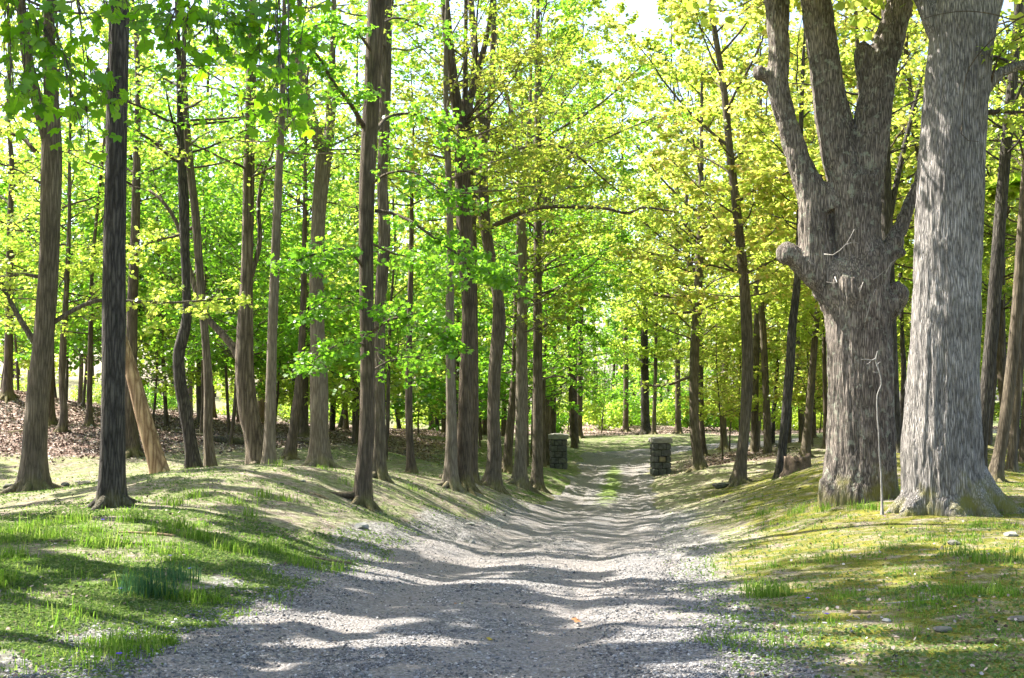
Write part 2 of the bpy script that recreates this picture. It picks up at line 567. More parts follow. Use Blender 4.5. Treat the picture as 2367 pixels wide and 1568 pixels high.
def T(key, d, pts, label, bark='grey', H=15.0, forks=(), leaf='yellowgreen', h0=3.0, R=3.2, nb=22, n=4200, lod=2, boughs=(), roots=6, flare=1.0, size=0.066, group=None, name='maple_tree', short=None, lean_ext=0.4, crownless=False, cat='tree'):
    TREES.append(dict(key=key, d=d, pts=pts, label=label, bark=bark, H=H, forks=forks, leaf=leaf, h0=h0, R=R, nb=nb, n=n, lod=lod, boughs=boughs, roots=roots, flare=flare, size=size, group=group, name=name, short=short or key, lean=lean_ext, crownless=crownless, cat=cat))


# boughs: (polyline px,py[,dd]; base width px; leaves)
T('stout', 21, [(75, 1140, 58), (85, 950, 51), (100, 800, 47), (114, 600, 45), (118, 420, 48), (119, 340, 47), (119, 250, 36), (114, 120, 29), (112, 0, 25)],
  'stout smooth grey trunk with a swollen burl where it forks high up', 'grey', 16, forks=[[(117, 345, 30), (92, 255, 28), (66, 150, 27), (52, 40, 24)]], short='the burl-topped stout trunk',
  leaf='yellowgreen', h0=5, n=3600, roots=6,
  boughs=[([(88, 640), (50, 634), (0, 640), (-80, 620)], 9, 120), ([(125, 745), (180, 712), (235, 694), (300, 697), (400, 700), (480, 694), (540, 690)], 11, 420), ([(85, 800), (50, 745), (20, 690), (0, 650), (-30, 600)], 16, 160), ([(80, 350), (50, 318), (0, 305), (-60, 290)], 11, 160)])
T('black', 15.5, [(256, 1172, 62), (261, 1000, 54), (263, 700, 53), (268, 400, 49), (274, 100, 46), (277, -60, 44)],
  'straight dark trunk with near-black rough bark standing on the grassy mound', 'dark', 19, short='the black-barked trunk', leaf='fresh', h0=8.0, R=3.4, n=2600, nb=16, roots=5, flare=0.5, name='cherry_tree', lod=1)
T('snag', 24, [(372, 1105, 42), (345, 1010, 38), (315, 900, 33), (288, 805, 28), (270, 750, 22), (262, 722, 12)],
  'leaning dead trunk of bare tan wood without any leaves', 'wood', 0, short='the bare leaning snag', crownless=True, roots=2, flare=0.25, name='dead_tree')
T('stub', 30, [(302, 1055, 40), (300, 950, 31), (303, 850, 27), (306, 700, 24), (312, 560, 22), (316, 400, 18), (318, 250, 14)],
  'dim trunk standing directly behind the black-barked trunk', 'brown', 15, short='the dim trunk behind it', leaf='fresh', h0=4, n=3800)
T('crooked', 24.5, [(450, 1097, 29), (440, 1020, 29), (428, 950, 29), (416, 880, 28), (413, 820, 27), (423, 780, 27), (432, 730, 22), (430, 650, 20), (427, 560, 22), (425, 460, 24), (420, 380, 20), (416, 300, 16), (414, 150, 12)],
  'crooked nearly black trunk bending like an elbow low down', 'dark', 13, short='the elbow-bent dark trunk', leaf='fresh', h0=3.0, n=4200)
T('thin_a', 25, [(488, 1088, 25), (481, 1000, 21), (482, 900, 21), (475, 790, 18), (463, 650, 18), (452, 500, 19), (441, 400, 18), (430, 280, 17), (425, 150, 12), (424, 40, 9)],
  'thin grey trunk swaying gently just beside the elbow-bent dark one', 'grey', 14, short='the thin swaying trunk', leaf='yellowgreen', h0=3.2, n=4000, boughs=[([(455, 520), (410, 545), (350, 560), (300, 600)], 8, 260)])
T('furrowed', 26.5, [(603, 1090, 46), (588, 1010, 44), (574, 950, 46), (566, 860, 44), (566, 790, 40), (570, 650, 29), (573, 520, 27), (575, 400, 26), (580, 230, 25), (582, 80, 20)],
  'old furrowed trunk with a thick dead limb slanting off to one side', 'furrow', 15, forks=[], short='the old furrowed trunk', leaf='fresh', h0=4.2, n=4200,
  boughs=[([(562, 850), (540, 805), (510, 768), (480, 735), (455, 680), (432, 600), (408, 515), (375, 465), (345, 440)], 21, 60), ([(580, 640), (600, 560), (598, 470), (612, 390), (630, 350), (640, 250)], 13, 300)])
T('straightpale', 24, [(622, 1088, 26), (625, 950, 25), (629, 800, 23), (636, 600, 21), (643, 430, 19), (650, 300, 16), (655, 150, 12), (657, 0, 9)],
  'straight slim pale trunk standing against the furrowed old one', 'pale', 15, short='the slim pale trunk', leaf='yellowgreen', h0=4.0, n=3800)
T('tilt', 31, [(670, 1062, 30), (678, 1000, 22), (688, 920, 20), (696, 820, 17), (701, 700, 15), (704, 550, 12), (706, 350, 8)],
  'slim dark trunk tilting slightly with a clump of sprouts at its foot', 'brown', 13, short='the tilted slim trunk', leaf='yellowgreen', h0=2.8, n=3800)
T('behindtilt', 37, [(703, 1014, 22), (704, 900, 18), (706, 750, 16), (708, 500, 12)], 'far brown trunk peeping between the tilted slim trunk and the forked maple', 'brown', 15, short='the brown trunk beyond', leaf='yellowgreen', h0=3, n=3800)
T('forked', 26, [(738, 1082, 48), (737, 1000, 42), (738, 900, 42), (733, 760, 33), (732, 640, 32), (737, 500, 33), (745, 400, 36), (750, 345, 40)],
  'pale maple whose trunk splits into a tall clear Y', 'pale', 15, forks=[[(746, 350, 32), (728, 300, 29), (708, 235, 26), (697, 180, 24), (690, 110, 17), (693, 0, 11)], [(752, 350, 30), (762, 300, 25), (767, 200, 20), (768, 120, 16), (772, 0, 12)]],
  short='the Y-forked maple', leaf='fresh', h0=9.6, n=3200, lod=1)
T('front', 19, [(838, 1172, 46), (842, 1090, 38), (848, 1000, 35), (850, 850, 35), (847, 700, 34), (846, 560, 35), (849, 420, 37), (856, 280, 38), (863, 150, 39), (871, 0, 42), (875, -120, 40)],
  'tall slim maple on the bank with a surface root reaching sideways', 'brown', 18, short='the bank maple', leaf='fresh', h0=9.4, R=2.3, n=1300, nb=12, lod=1, roots=5, flare=0.4,
  boughs=[([(868, 488), (905, 493), (950, 512, -.4), (1000, 548, -.8), (1060, 590, -1.0), (1120, 625, -1.2), (1180, 650, -1.4)], 9, 700),
          ([(842, 620), (810, 585, -.6), (770, 575, -1.0), (720, 590, -1.4), (670, 610, -1.8)], 8, 480),
          ([(844, 720), (810, 700, -.6), (770, 690, -1.1), (720, 715, -1.6)], 7, 300),
          ([(856, 770), (900, 740, -.5), (950, 735, -1.0), (1010, 770, -1.4), (1050, 800, -1.6)], 8, 520),
          ([(846, 800), (800, 790, -.8), (750, 815, -1.4), (705, 850, -1.8)], 6, 320),
          ([(856, 860), (900, 835, .8), (950, 825, 1.6), (985, 835, 2.2)], 6, 260),
          ([(852, 430), (900, 400, -.5), (960, 400, -1.0), (1020, 440, -1.3), (1075, 470, -1.4)], 7, 330),
          ([(845, 300), (810, 240, -.6), (770, 190, -1.0), (735, 130, -1.3), (700, 95, -1.5)], 12, 420),
          ([(866, 130), (820, 70, -.6), (760, 50, -1.0), (700, 75, -1.3)], 8, 380),
          ([(870, 300), (900, 270, .6), (960, 265, 1.0), (1040, 300, 1.2), (1105, 350, 1.2)], 9, 380),
          ([(872, 60), (920, 42, .6), (990, 66, 1.2), (1050, 75, 1.5)], 7, 160),
          ([(852, 560), (905, 585, 1.0), (960, 600, 1.6), (1010, 640, 2.0)], 7, 420)])
T('second', 24, [(874, 1104, 40), (877, 1000, 29), (877, 850, 26), (879, 700, 26), (888, 560, 29), (884, 420, 25), (888, 300, 26), (892, 150, 27), (894, 0, 25)],
  'sinuous trunk standing half hidden just behind the bank maple', 'grey', 16, short='the half-hidden sinuous trunk', leaf='fresh', h0=8.2, n=3600, lod=1)
T('slimgreen', 28.5, [(952, 1098, 22), (946, 1000, 17), (945, 900, 16), (946, 780, 14), (950, 620, 12), (952, 450, 9)],
  'short slim trunk under bright green leaves on the flat behind the bank', 'brown', 10, short='the short slim trunk', leaf='fresh', h0=2.4, R=2.4, n=3800, lod=1)
T('double', 26.5, [(1068, 1118, 42), (1074, 1000, 35), (1079, 850, 33), (1084, 720, 32), (1078, 600, 36), (1072, 480, 37), (1069, 360, 36), (1069, 280, 34)],
  'thick trunk seamed to a paler leaning stem, branching like a fan high up', 'brown', 16, short='the thick seamed trunk', leaf='olive', h0=4.6, n=5200, lod=1,
  forks=[[(1066, 290, 30), (1052, 220, 27), (1040, 130, 24), (1028, 0, 21)], [(1072, 285, 16), (1075, 220, 14), (1076, 100, 10), (1077, 0, 9)], [(1073, 280, 22), (1092, 210, 19), (1112, 140, 15), (1130, 60, 12), (1138, 0, 10)]])
T('seam', 26.1, [(1042, 1134, 38), (1043, 1050, 28), (1043, 950, 24), (1041, 850, 21), (1040, 720, 19), (1041, 560, 17), (1037, 420, 15), (1032, 280, 14), (1030, 120, 10)],
  'pale slender stem rising tight against the thick seamed trunk', 'pale', 14, short='the pale seamed stem', leaf='olive', h0=4.5, n=3200)
T('backstem', 29, [(1088, 1108, 24), (1094, 950, 24), (1094, 800, 22), (1094, 680, 20), (1093, 500, 16), (1092, 350, 12)],
  'brown stem showing just behind the thick seamed trunk', 'brown', 13, short='the brown stem behind', leaf='olive', h0=4, n=3200)
T('curved', 30, [(1136, 1134, 44), (1143, 1050, 34), (1141, 950, 29), (1144, 850, 30), (1153, 760, 32), (1151, 690, 26), (1140, 630, 24), (1126, 550, 26), (1116, 470, 30), (1114, 380, 29), (1118, 310, 28)],
  'dark trunk curving like a bow, with a heavy arm over the drive', 'grey', 16, short='the bow-curved trunk', leaf='olive', h0=4.5, n=4800, lod=1,
  forks=[[(1116, 315, 20), (1108, 220, 19), (1098, 120, 17), (1088, 0, 15)], [(1120, 315, 18), (1135, 220, 16), (1139, 110, 14), (1142, 0, 12)]],
  boughs=[([(1128, 530, 0), (1170, 508, -.5), (1230, 484, -.8), (1290, 478, -1), (1370, 480, -1), (1410, 484, -1), (1450, 494, -1), (1490, 480, -1), (1560, 490, -1)], 12, 520),
          ([(1120, 395), (1160, 370, .4), (1200, 345, .8), (1250, 338, 1), (1290, 338, 1.2), (1340, 365, 1.5), (1390, 410, 1.8), (1440, 450, 2)], 10, 420)])
T('mottled', 34, [(1199, 1118, 36), (1204, 1030, 28), (1206, 900, 28), (1206, 780, 26), (1208, 640, 22), (1206, 500, 19), (1203, 420, 18)],
  'pale mottled trunk with a dark mossy foot near the low stone heap', 'pale', 15, forks=[[(1202, 425, 14), (1196, 350, 12), (1180, 250, 9), (1160, 180, 7)], [(1205, 425, 13), (1216, 370, 12), (1224, 280, 9), (1228, 150, 6)]],
  short='the mottled trunk', leaf='olive', h0=4, n=4200)
T('slimbrown', 38, [(1172, 1092, 24), (1178, 1000, 20), (1187, 900, 17), (1192, 780, 15), (1196, 600, 12)],
  'slim brown trunk rising from behind the low stone heap', 'brown', 12, short='the slim brown trunk', leaf='fresh', h0=3, R=2.6, n=3200)
T('straight', 35.5, [(1241, 1132, 32), (1243, 1060, 25), (1243, 900, 22), (1243, 700, 21), (1243, 500, 19), (1243, 330, 18), (1244, 170, 17), (1243, 60, 12)],
  'very straight slender trunk closest to the drive before the gate', 'grey', 16, short='the straight verge trunk', leaf='fresh', h0=5.2, R=4.2, n=6000,
  boughs=[([(1247, 640), (1260, 618, .4), (1275, 605, .8), (1310, 590, 1.2), (1370, 600, 1.6)], 9, 300), ([(1250, 760), (1290, 735, .8), (1330, 740, 1.2), (1385, 775, 1.6)], 7, 520), ([(1247, 880), (1290, 870, .8), (1340, 890, 1.2), (1380, 920, 1.6)], 5, 260), ([(1246, 690), (1300, 660, 1), (1350, 660, 1.6)], 7, 420)])
T('sprout', 40, [(1257, 1075, 9), (1256, 980, 9), (1258, 860, 8), (1262, 750, 6)], 'pole-thin young stem tucked behind the straight verge trunk', 'brown', 6.5, short='the pole-thin stem', leaf='fresh', h0=2, R=1.8, nb=14, n=1800, name='young_maple')
T('pillartree', 56, [(1276, 1040, 20), (1277, 960, 17), (1278, 850, 15), (1280, 700, 12)], 'trunk rising straight behind the gate pillar half covered by leaves', 'brown', 14, short='the trunk behind the leafy pillar', leaf='fresh', h0=2.2, R=3.4, n=4200, size=0.08)
T('lawnthick', 72, [(1492, 1008, 24), (1491, 930, 19), (1490, 830, 18), (1490, 700, 14)], 'dark upright trunk alone on the lawn beyond the bend', 'dark', 14, short='the dark lawn trunk', leaf='yellowgreen', h0=4.2, R=4.0, n=4400, size=0.085)
T('lawnthin', 71, [(1511, 1005, 11), (1514, 900, 9), (1516, 800, 8), (1517, 700, 6)], 'pole-thin trunk paired with the dark one on the lawn', 'grey', 11, short='the thin lawn trunk', leaf='yellowgreen', h0=4, R=2.4, n=2600, size=0.08)
T('branchy', 42, [(1617, 1082, 27), (1606, 1000, 23), (1604, 900, 22), (1606, 800, 22), (1612, 700, 20), (1616, 600, 19), (1619, 500, 15), (1621, 380, 11), (1622, 220, 7)],
  'trunk beside the gate pillar sending long bare curved arms over the drive', 'grey', 14, short='the long-armed trunk', leaf='gold', h0=4.4, R=4.2, n=5600,
  boughs=[([(1606, 683), (1575, 684), (1540, 685), (1510, 680), (1485, 668), (1465, 640), (1445, 615), (1405, 585), (1360, 570)], 10, 300), ([(1600, 722), (1570, 724), (1540, 727), (1515, 733), (1480, 728), (1440, 735)], 7, 240), ([(1597, 872), (1580, 876), (1555, 887), (1520, 892), (1497, 890), (1480, 884)], 8, 24), ([(1612, 640), (1595, 608), (1575, 585), (1540, 560), (1495, 520), (1450, 490)], 8, 320), ([(1612, 560), (1640, 500), (1675, 470), (1710, 450)], 6, 260)])
T('pair', 50, [(1628, 1056, 16), (1622, 980, 13), (1620, 850, 12), (1621, 680, 10), (1623, 500, 7)], 'reddish thin trunk standing close behind the long-armed one', 'brown', 12, short='the reddish thin trunk', leaf='gold', h0=4, R=2.4, n=2600)
T('sunny', 58, [(1674, 1040, 18), (1671, 960, 15), (1674, 880, 15), (1680, 790, 12), (1684, 650, 9)], 'sunlit pale trunk where the pale leaf litter meets the curving drive', 'pale', 13, short='the sunlit pale trunk', leaf='gold', h0=3.6, n=3600, size=0.075)
T('leaner', 33, [(1707, 1122, 30), (1714, 1060, 27), (1722, 980, 25), (1727, 880, 26), (1727, 780, 27), (1722, 680, 25), (1712, 570, 22), (1699, 450, 20), (1687, 350, 18), (1675, 220, 16), (1660, 120, 14), (1645, 20, 13)],
  'tall dark-leaning trunk curving back over the mossy bank', 'grey', 15, short='the bank leaner', leaf='gold', h0=5, R=4.2, n=5600, boughs=[([(1672, 210), (1700, 180), (1740, 150), (1790, 130)], 6, 160), ([(1690, 380), (1720, 340), (1745, 290)], 6, 160)])
T('greybend', 54, [(1744, 1046, 22), (1750, 980, 18), (1753, 900, 18), (1751, 800, 15), (1754, 700, 14), (1757, 560, 11), (1758, 430, 8)], 'pale trunk with a slight kink just past the bank leaner', 'pale', 13, short='the kinked pale trunk', leaf='gold', h0=4, n=3800, size=0.072)
T('thindark', 60, [(1785, 1034, 12), (1788, 960, 11), (1795, 870, 10), (1799, 780, 8), (1802, 650, 6)], 'thin black trunk standing before the pale drive', 'dark', 11, short='the thin black trunk', leaf='gold', h0=4, R=2.4, n=2600, size=0.075)
T('stumptree', 31, [(1803, 1113, 22), (1808, 1040, 21), (1818, 940, 21), (1826, 850, 22), (1831, 760, 20), (1842, 660, 17), (1847, 560, 14), (1849, 400, 12), (1855, 180, 9)],
  'dark bending trunk right next to the low cut stump', 'dark', 13, short='the trunk by the stump', leaf='gold', h0=5, R=2.6, n=3800)
T('stumpback', 58, [(1821, 1036, 13), (1825, 960, 12), (1829, 860, 11), (1832, 700, 8)], 'brown trunk seen just past the bending trunk by the stump', 'brown', 12, short='the brown trunk past it', leaf='gold', h0=4, R=2.6, n=3000, size=0.075)
T('greyright', 42, [(1860, 1061, 22), (1868, 980, 19), (1876, 880, 17), (1885, 770, 15), (1892, 680, 13), (1896, 520, 9)], 'grey leaning trunk on the mossy ground close to the broken oak', 'grey', 13, short='the grey leaner by the oak', leaf='gold', h0=4, n=3600, R=2.8, boughs=[([(1868, 960), (1862, 900), (1850, 870)], 4, 10)])
T('dimright', 55, [(1881, 1014, 11), (1881, 940, 10), (1880, 850, 9), (1879, 700, 7)], 'dim thin trunk behind the grey leaner', 'brown', 12, short='the dim thin trunk', leaf='gold', h0=4, R=2.4, n=2600, size=0.075)
T('oakshade', 44, [(1908, 1036, 12), (1908, 950, 11), (1906, 860, 10), (1903, 700, 8)], 'thin trunk hugging the outline of the broken oak', 'brown', 12, short='the trunk hugging the oak', leaf='gold', h0=4.5, R=2.4, n=2400)
T('behindoak', 27, [(2074, 1040, 34), (2066, 950, 28), (2062, 850, 27), (2056, 700, 27), (2050, 560, 30), (2046, 420, 28), (2044, 280, 27), (2046, 120, 24), (2050, 0, 21)],
  'dark straight trunk rising hidden behind the broken oak limbs', 'dark', 17, short='the dark trunk behind the oak', leaf='gold', h0=6.5, n=3600, boughs=[([(2056, 500), (2075, 410), (2100, 300), (2125, 200), (2140, 140)], 17, 40)])
T('between', 36, [(2080, 1010, 14), (2086, 930, 12), (2089, 850, 12), (2085, 770, 10), (2082, 600, 8)], 'thin crooked trunk glimpsed in the gap between the two oaks', 'dark', 12, short='the trunk in the oak gap', leaf='gold', h0=4.5, R=2.6, n=3000)
T('rightdark', 24, [(2264, 1112, 34), (2270, 1000, 28), (2280, 900, 29), (2292, 780, 30), (2302, 640, 29), (2312, 500, 27), (2322, 380, 26), (2334, 250, 24), (2347, 120, 20), (2356, 0, 18)],
  'dark slanting trunk close by the big pale oak', 'dark', 17, short='the dark slanting trunk', leaf='olive', h0=6, n=3800)
T('rightgrey', 24.5, [(2297, 1120, 32), (2310, 1050, 27), (2322, 980, 27), (2335, 880, 26), (2346, 780, 26), (2356, 650, 25), (2366, 480, 22), (2380, 300, 18)],
  'grey leaning trunk with its foot in a sunlit patch past the big oak', 'grey', 16, short='the grey leaner past the oak', leaf='yellowgreen', h0=6, n=3400)
T('rightedge', 28, [(2337, 1097, 24), (2344, 1000, 20), (2352, 900, 20), (2360, 800, 19), (2370, 650, 17)], 'rough brown trunk at the very edge of the wood', 'furrow', 15, short='the rough edge trunk', leaf='gold', h0=5, n=3400)
T('rightback', 36, [(2282, 1042, 16), (2290, 950, 15), (2300, 850, 14), (2312, 700, 12)], 'slim brown trunk behind the dark slanting one', 'brown', 13, short='the slim brown slanter', leaf='yellowgreen', h0=4, R=2.8, n=3600)
T('edgeleft', 36, [(18, 915, 24), (20, 800, 20), (22, 650, 17), (24, 500, 14)], 'brown trunk high on the litter slope next to the burl-topped trunk', 'brown', 13, short='the slope trunk', leaf='yellowgreen', h0=3, n=3600)
T('slopeA', 34, [(112, 985, 30), (112, 900, 25), (114, 800, 22), (116, 640, 18)], 'dark trunk on the slope partly hidden by the burl-topped trunk', 'brown', 13, short='the dark slope trunk', leaf='yellowgreen', h0=3, n=3600)
T('slopeB', 32, [(140, 1000, 16), (148, 960, 18), (143, 890, 15), (146, 800, 16), (152, 700, 13), (160, 520, 9)], 'twisted thin trunk with a knotted foot on the litter slope', 'furrow', 10, short='the twisted slope trunk', leaf='yellowgreen', h0=2.8, n=3400, R=2.6)
T('slopeC', 33, [(206, 985, 14), (207, 900, 13), (209, 800, 12), (212, 650, 9)], 'thin straight trunk on the slope just before the black-barked trunk', 'brown', 10, short='the thin slope trunk', leaf='fresh', h0=2.6, R=2.4, n=3200)

T('openA', 70, [(1338, 1016, 16), (1340, 900, 14), (1343, 700, 12), (1340, 500, 10), (1338, 350, 8)], 'tall leafy tree beyond the bend, left of the bright sky gap', 'brown', 28, short='the tall tree past the bend', leaf='yellowgreen', h0=7, R=5, nb=38, n=7000, size=0.105)
T('openB', 84, [(1446, 1000, 14), (1447, 850, 12), (1443, 650, 10), (1440, 480, 8)], 'broad leafy tree closing the view straight under the sky gap', 'brown', 29, short='the broad tree under the sky gap', leaf='yellowgreen', h0=7, R=5.8, nb=40, n=8000, size=0.105)
T('openC', 77, [(1568, 1004, 15), (1566, 850, 13), (1562, 650, 11), (1566, 450, 9)], 'tall yellow-green tree far past the stone pillar with the pale cap', 'brown', 30, short='the tall tree past the pillar', leaf='olive', h0=7, R=5, nb=38, n=5200, size=0.105)
# ------------------------------------------------------------------ terrain
ROADPX = [(905, 1574, 7), (1090, 1424, 10), (1190, 1349, 13), (1245, 1304, 16), (1290, 1263, 20), (1340, 1232, 24), (1372, 1200, 28), (1397, 1166, 34), (1413, 1136, 40),
          (1418, 1102, 47), (1425, 1070, 54), (1455, 1052, 58), (1540, 1040, 60.5), (1680, 1034, 61.5), (1880, 1021, 63.5), (2080, 1007, 68), (2300, 1000, 73)]
ROAD = np.array([at(*p) for p in ROADPX])
pre = np.array([[-1.4, -8, 0.0], [-1.3, -2, 0.0], [-1.1, 3, 0.0]])
post = np.array([[50, 78, ROAD[-1, 2]], [75, 84, ROAD[-1, 2] + .3]])
ROAD = np.vstack([pre, ROAD, post])
RC = catmull(np.column_stack([ROAD, np.zeros(len(ROAD))]), 700)[:, :3]
RS = np.concatenate([[0], np.cumsum(np.linalg.norm(np.diff(RC[:, :2], axis=0), axis=1))])


def half_w(y):
    return np.interp(y, [0, 8, 14, 20, 28, 40, 48, 56, 62], [2.0, 1.95, 1.74, 1.64, 1.52, 1.45, 1.42, 1.7, 2.1])


def road_dist(x, y):
    """unsigned distance to the drive's centre line, and index of the nearest centre point"""
    sh = np.shape(x)
    x, y = np.ravel(x), np.ravel(y)
    D = np.empty(len(x)); I = np.empty(len(x), int)
    for s in range(0, len(x), 20000):
        d = (x[s:s + 20000, None] - RC[None, :, 0]) ** 2 + (y[s:s + 20000, None] - RC[None, :, 1]) ** 2
        I[s:s + 20000] = d.argmin(1); D[s:s + 20000] = np.sqrt(d.min(1))
    return D.reshape(sh), I.reshape(sh)


GP = [(250, 1195, 14.5), (550, 1085, 19.5), (700, 1088, 20), (400, 1102, 18.5), (480, 1092, 19), (620, 1120, 18), (740, 1140, 18.5), (930, 1150, 21), (1000, 1195, 19.5), (900, 1210, 17), (790, 1095, 21),
      (0, 1568, 7), (0, 1700, 5.8), (-400, 1568, 7), (300, 1450, 8.8), (0, 1350, 10), (300, 1300, 11.5), (600, 1270, 12.8), (0, 1225, 13.5), (480, 1190, 14.5), (800, 1300, 13.8), (700, 1390, 10.4), (650, 1200, 15.5),
      (0, 1180, 17), (-300, 1250, 13), (-300, 1150, 20), (0, 1120, 24.5), (100, 1062, 28), (0, 1000, 34), (300, 1000, 36), (0, 930, 46), (500, 1000, 42), (300, 945, 56), (700, 1010, 44), (950, 1005, 55), (900, 1045, 38), (1100, 1000, 62), (600, 985, 60), (-400, 1000, 32), (-500, 900, 48),
      (1110, 1068, 48), (1000, 1075, 38), (1290, 1086, 48), (1527, 1100, 46), (1150, 1090, 40), (1020, 1030, 50), (1250, 1020, 66), (1350, 1045, 60), (1180, 1150, 31), (1240, 1145, 34), (1290, 1120, 41),
      (1560, 1200, 24.5), (1620, 1255, 18.5), (1700, 1200, 21), (1800, 1250, 15.5), (1660, 1400, 10.4), (1900, 1400, 10), (2367, 1400, 9.3), (2367, 1250, 13.5), (2000, 1235, 15), (2367, 1568, 6.9), (2700, 1500, 8), (1800, 1500, 8), (2700, 1200, 16),
      (1985, 1143, 18.5), (2180, 1175, 17), (2250, 1190, 16.6), (2600, 1120, 24), (2367, 1045, 40), (2100, 1032, 48), (1845, 1100, 30), (1600, 1130, 34), (1570, 1098, 44), (1600, 1062, 53), (1700, 1052, 55), (1850, 1040, 57), (1650, 1150, 29), (1950, 1070, 38), (2200, 1050, 40), (2700, 1040, 40),
      (1440, 1012, 74), (1700, 1012, 74), (1350, 985, 90), (1900, 992, 92), (700, 960, 92), (0, 890, 90), (2367, 985, 95), (1183, 960, 130), (-600, 820, 90), (2800, 985, 90), (200, 880, 125), (2100, 965, 125)]
CP = [at(*p) for p in GP]
for t in TREES:
    CP.append(at(t['pts'][0][0], t['pts'][0][1] - 2, t['d']))
CP += [np.array([x, y, z]) for x, y, z in [(-8, -6, 0.05), (8, -6, 0.1), (-3.2, 0, 0.02), (4, 0, 0.05), (-14, 0, .2), (14, 0, .2)]]
for i in range(0, len(RC), 22):
    c = RC[i]
    CP.append(c)
    k = min(i + 1, len(RC) - 1)
    tg = RC[k] - RC[max(i - 1, 0)]; nrm = np.array([-tg[1], tg[0]]); nrm /= np.linalg.norm(nrm)
    for s in (-1, 1):
        q = c[:2] + nrm * s * half_w(c[1]) * 0.95
        CP.append(np.array([q[0], q[1], c[2] + 0.06]))
CP = np.array(CP)


def _k(r2):
    return 0.5 * r2 * np.log(r2 + 1e-9)


_P = CP[:, :2] / 20.0
_n = len(_P)
_K = _k(((_P[:, None] - _P[None]) ** 2).sum(-1)) + np.eye(_n) * 0.0016
_A = np.zeros((_n + 3, _n + 3)); _A[:_n, :_n] = _K
_A[:_n, _n:] = np.column_stack([np.ones(_n), _P]); _A[_n:, :_n] = _A[:_n, _n:].T
_W = np.linalg.solve(_A, np.concatenate([CP[:, 2], np.zeros(3)]))


def height(x, y, fine=True):
    sh = np.broadcast(x, y).shape
    x = np.ravel(np.broadcast_to(np.asarray(x, float), sh)); y = np.ravel(np.broadcast_to(np.asarray(y, float), sh))
    q = np.column_stack([np.clip(x, -45, 60), np.clip(y, -8, 128)]) / 20.0
    z = np.empty(len(q))
    for s in range(0, len(q), 8000):
        b = q[s:s + 8000]
        z[s:s + 8000] = _k(((b[:, None] - _P[None]) ** 2).sum(-1)) @ _W[:_n] + _W[_n] + b @ _W[_n + 1:]
    if fine:
        z = z + (fbm(x * 0.9, y * 0.9, 0, 5, 3) - 0.5) * 0.055 + (fbm(x * 4, y * 4, 0, 9, 2) - 0.5) * 0.03
    return z.reshape(sh)


def axis_pts(a, b, step, far, growth=1.07):
    v = list(np.arange(a, b + 1e-6, step))
    s, lo, hi = step, v[0], v[-1]
    while hi < far[1]:
        s *= growth; hi += s; v.append(hi)
    s = step
    while lo > far[0]:
        s *= growth; lo -= s; v.insert(0, lo)
    return np.array(v)


gx = axis_pts(-9.5, 11, 0.13, (-420, 420))
gy = axis_pts(5.0, 34, 0.13, (-60, 700), 1.045)
X, Y = np.meshgrid(gx, gy)
Zg = height(X, Y)
RD, RI = road_dist(X, Y)
HW = half_w(Y)
edge_n = (fbm(X * 1.3, Y * 1.3, 0, 21, 3) - 0.5) * 0.7
under = sstep(0.12, -0.35, RD - HW - edge_n)
Zg = Zg - 0.07 * under
V = np.column_stack([X.ravel(), Y.ravel(), Zg.ravel()])
idx = np.arange(len(V)).reshape(X.shape)
quads = np.stack([idx[:-1, :-1], idx[:-1, 1:], idx[1:, 1:], idx[1:, :-1]], -1).reshape(-1, 4)


def zones(x, y, rd):
    """litter, grass, moss, gravel-strewn weights of the ground"""
    n = (fbm(x * 0.35, y * 0.35, 0, 31, 3) - 0.5)
    lim = np.minimum(-9 + (y - 30) * 0.55, -2.5)
    lit = sstep(1.2, -1.2, x - lim + n * 5) * sstep(26.5, 31, y + n * 8) * sstep(85, 70, y)
    lit = np.maximum(lit, sstep(76, 79, y + n * 5) * sstep(97, 92, y) * sstep(-6, 0, x))
    lit = np.maximum(lit, sstep(3.2, 0.6, np.hypot(x - 8.3, (y - 46.5) * 0.6) + n * 3) * 0.8)
    right = sstep(0.2, 1.2, x - np.interp(y, RC[:, 1], RC[:, 0]))
    moss = right * sstep(0.1, 1.5, rd - 1.7 + n * 2.0) * sstep(45, 30, y)
    left = 1 - right
    gr = left * sstep(3.8, 1.4, np.hypot((x + 3.9) * 0.62, (y - 10.2) * 0.55) + n * 2.4)
    gr = np.maximum(gr, left * sstep(30, 36, y + n * 10) * sstep(-9, -3, x) * (1 - lit))
    gr = np.maximum(gr, sstep(52, 62, y + n * 8) * (1 - lit) * sstep(-20, -2, x))
    gr = np.maximum(gr, moss * 0.35)
    grav = sstep(1.1, 0.1, rd - half_w(y) + n * 1.0) * sstep(40, 20, y)
    return np.clip(lit, 0, 1), np.clip(gr, 0, 1), np.clip(moss, 0, 1), np.clip(grav, 0, 1)


# ground material
m, nt, out = new_mat('woodland_floor')
tc = N(nt, 'ShaderNodeTexCoord'); O = tc.outputs['Object']
at_ = N(nt, 'ShaderNodeAttribute', attribute_name='zone')
sx = N(nt, 'ShaderNodeSeparateColor'); nt.links.new(at_.outputs['Color'], sx.inputs[0])
nb_ = noise(nt, O, 1.1, 6, 0.7); nf_ = noise(nt, O, 9.0, 5, 0.7); nm_ = noise(nt, O, 3.2, 5, 0.65); nff = noise(nt, O, 45, 3, 0.7)
soil = ramp(nt, nf_, [(0.3, (0.09, 0.072, 0.054)), (0.5, (0.20, 0.168, 0.13)), (0.7, (0.34, 0.30, 0.24))])
spk = ramp(nt, nff, [(0.35, (0.55,) * 3), (0.65, (1.35,) * 3)])
soil = mixc(nt, 1.0, soil, spk, 'MULTIPLY')
thin = ramp(nt, nm_, [(0.42, (0, 0, 0)), (0.60, (1, 1, 1))])
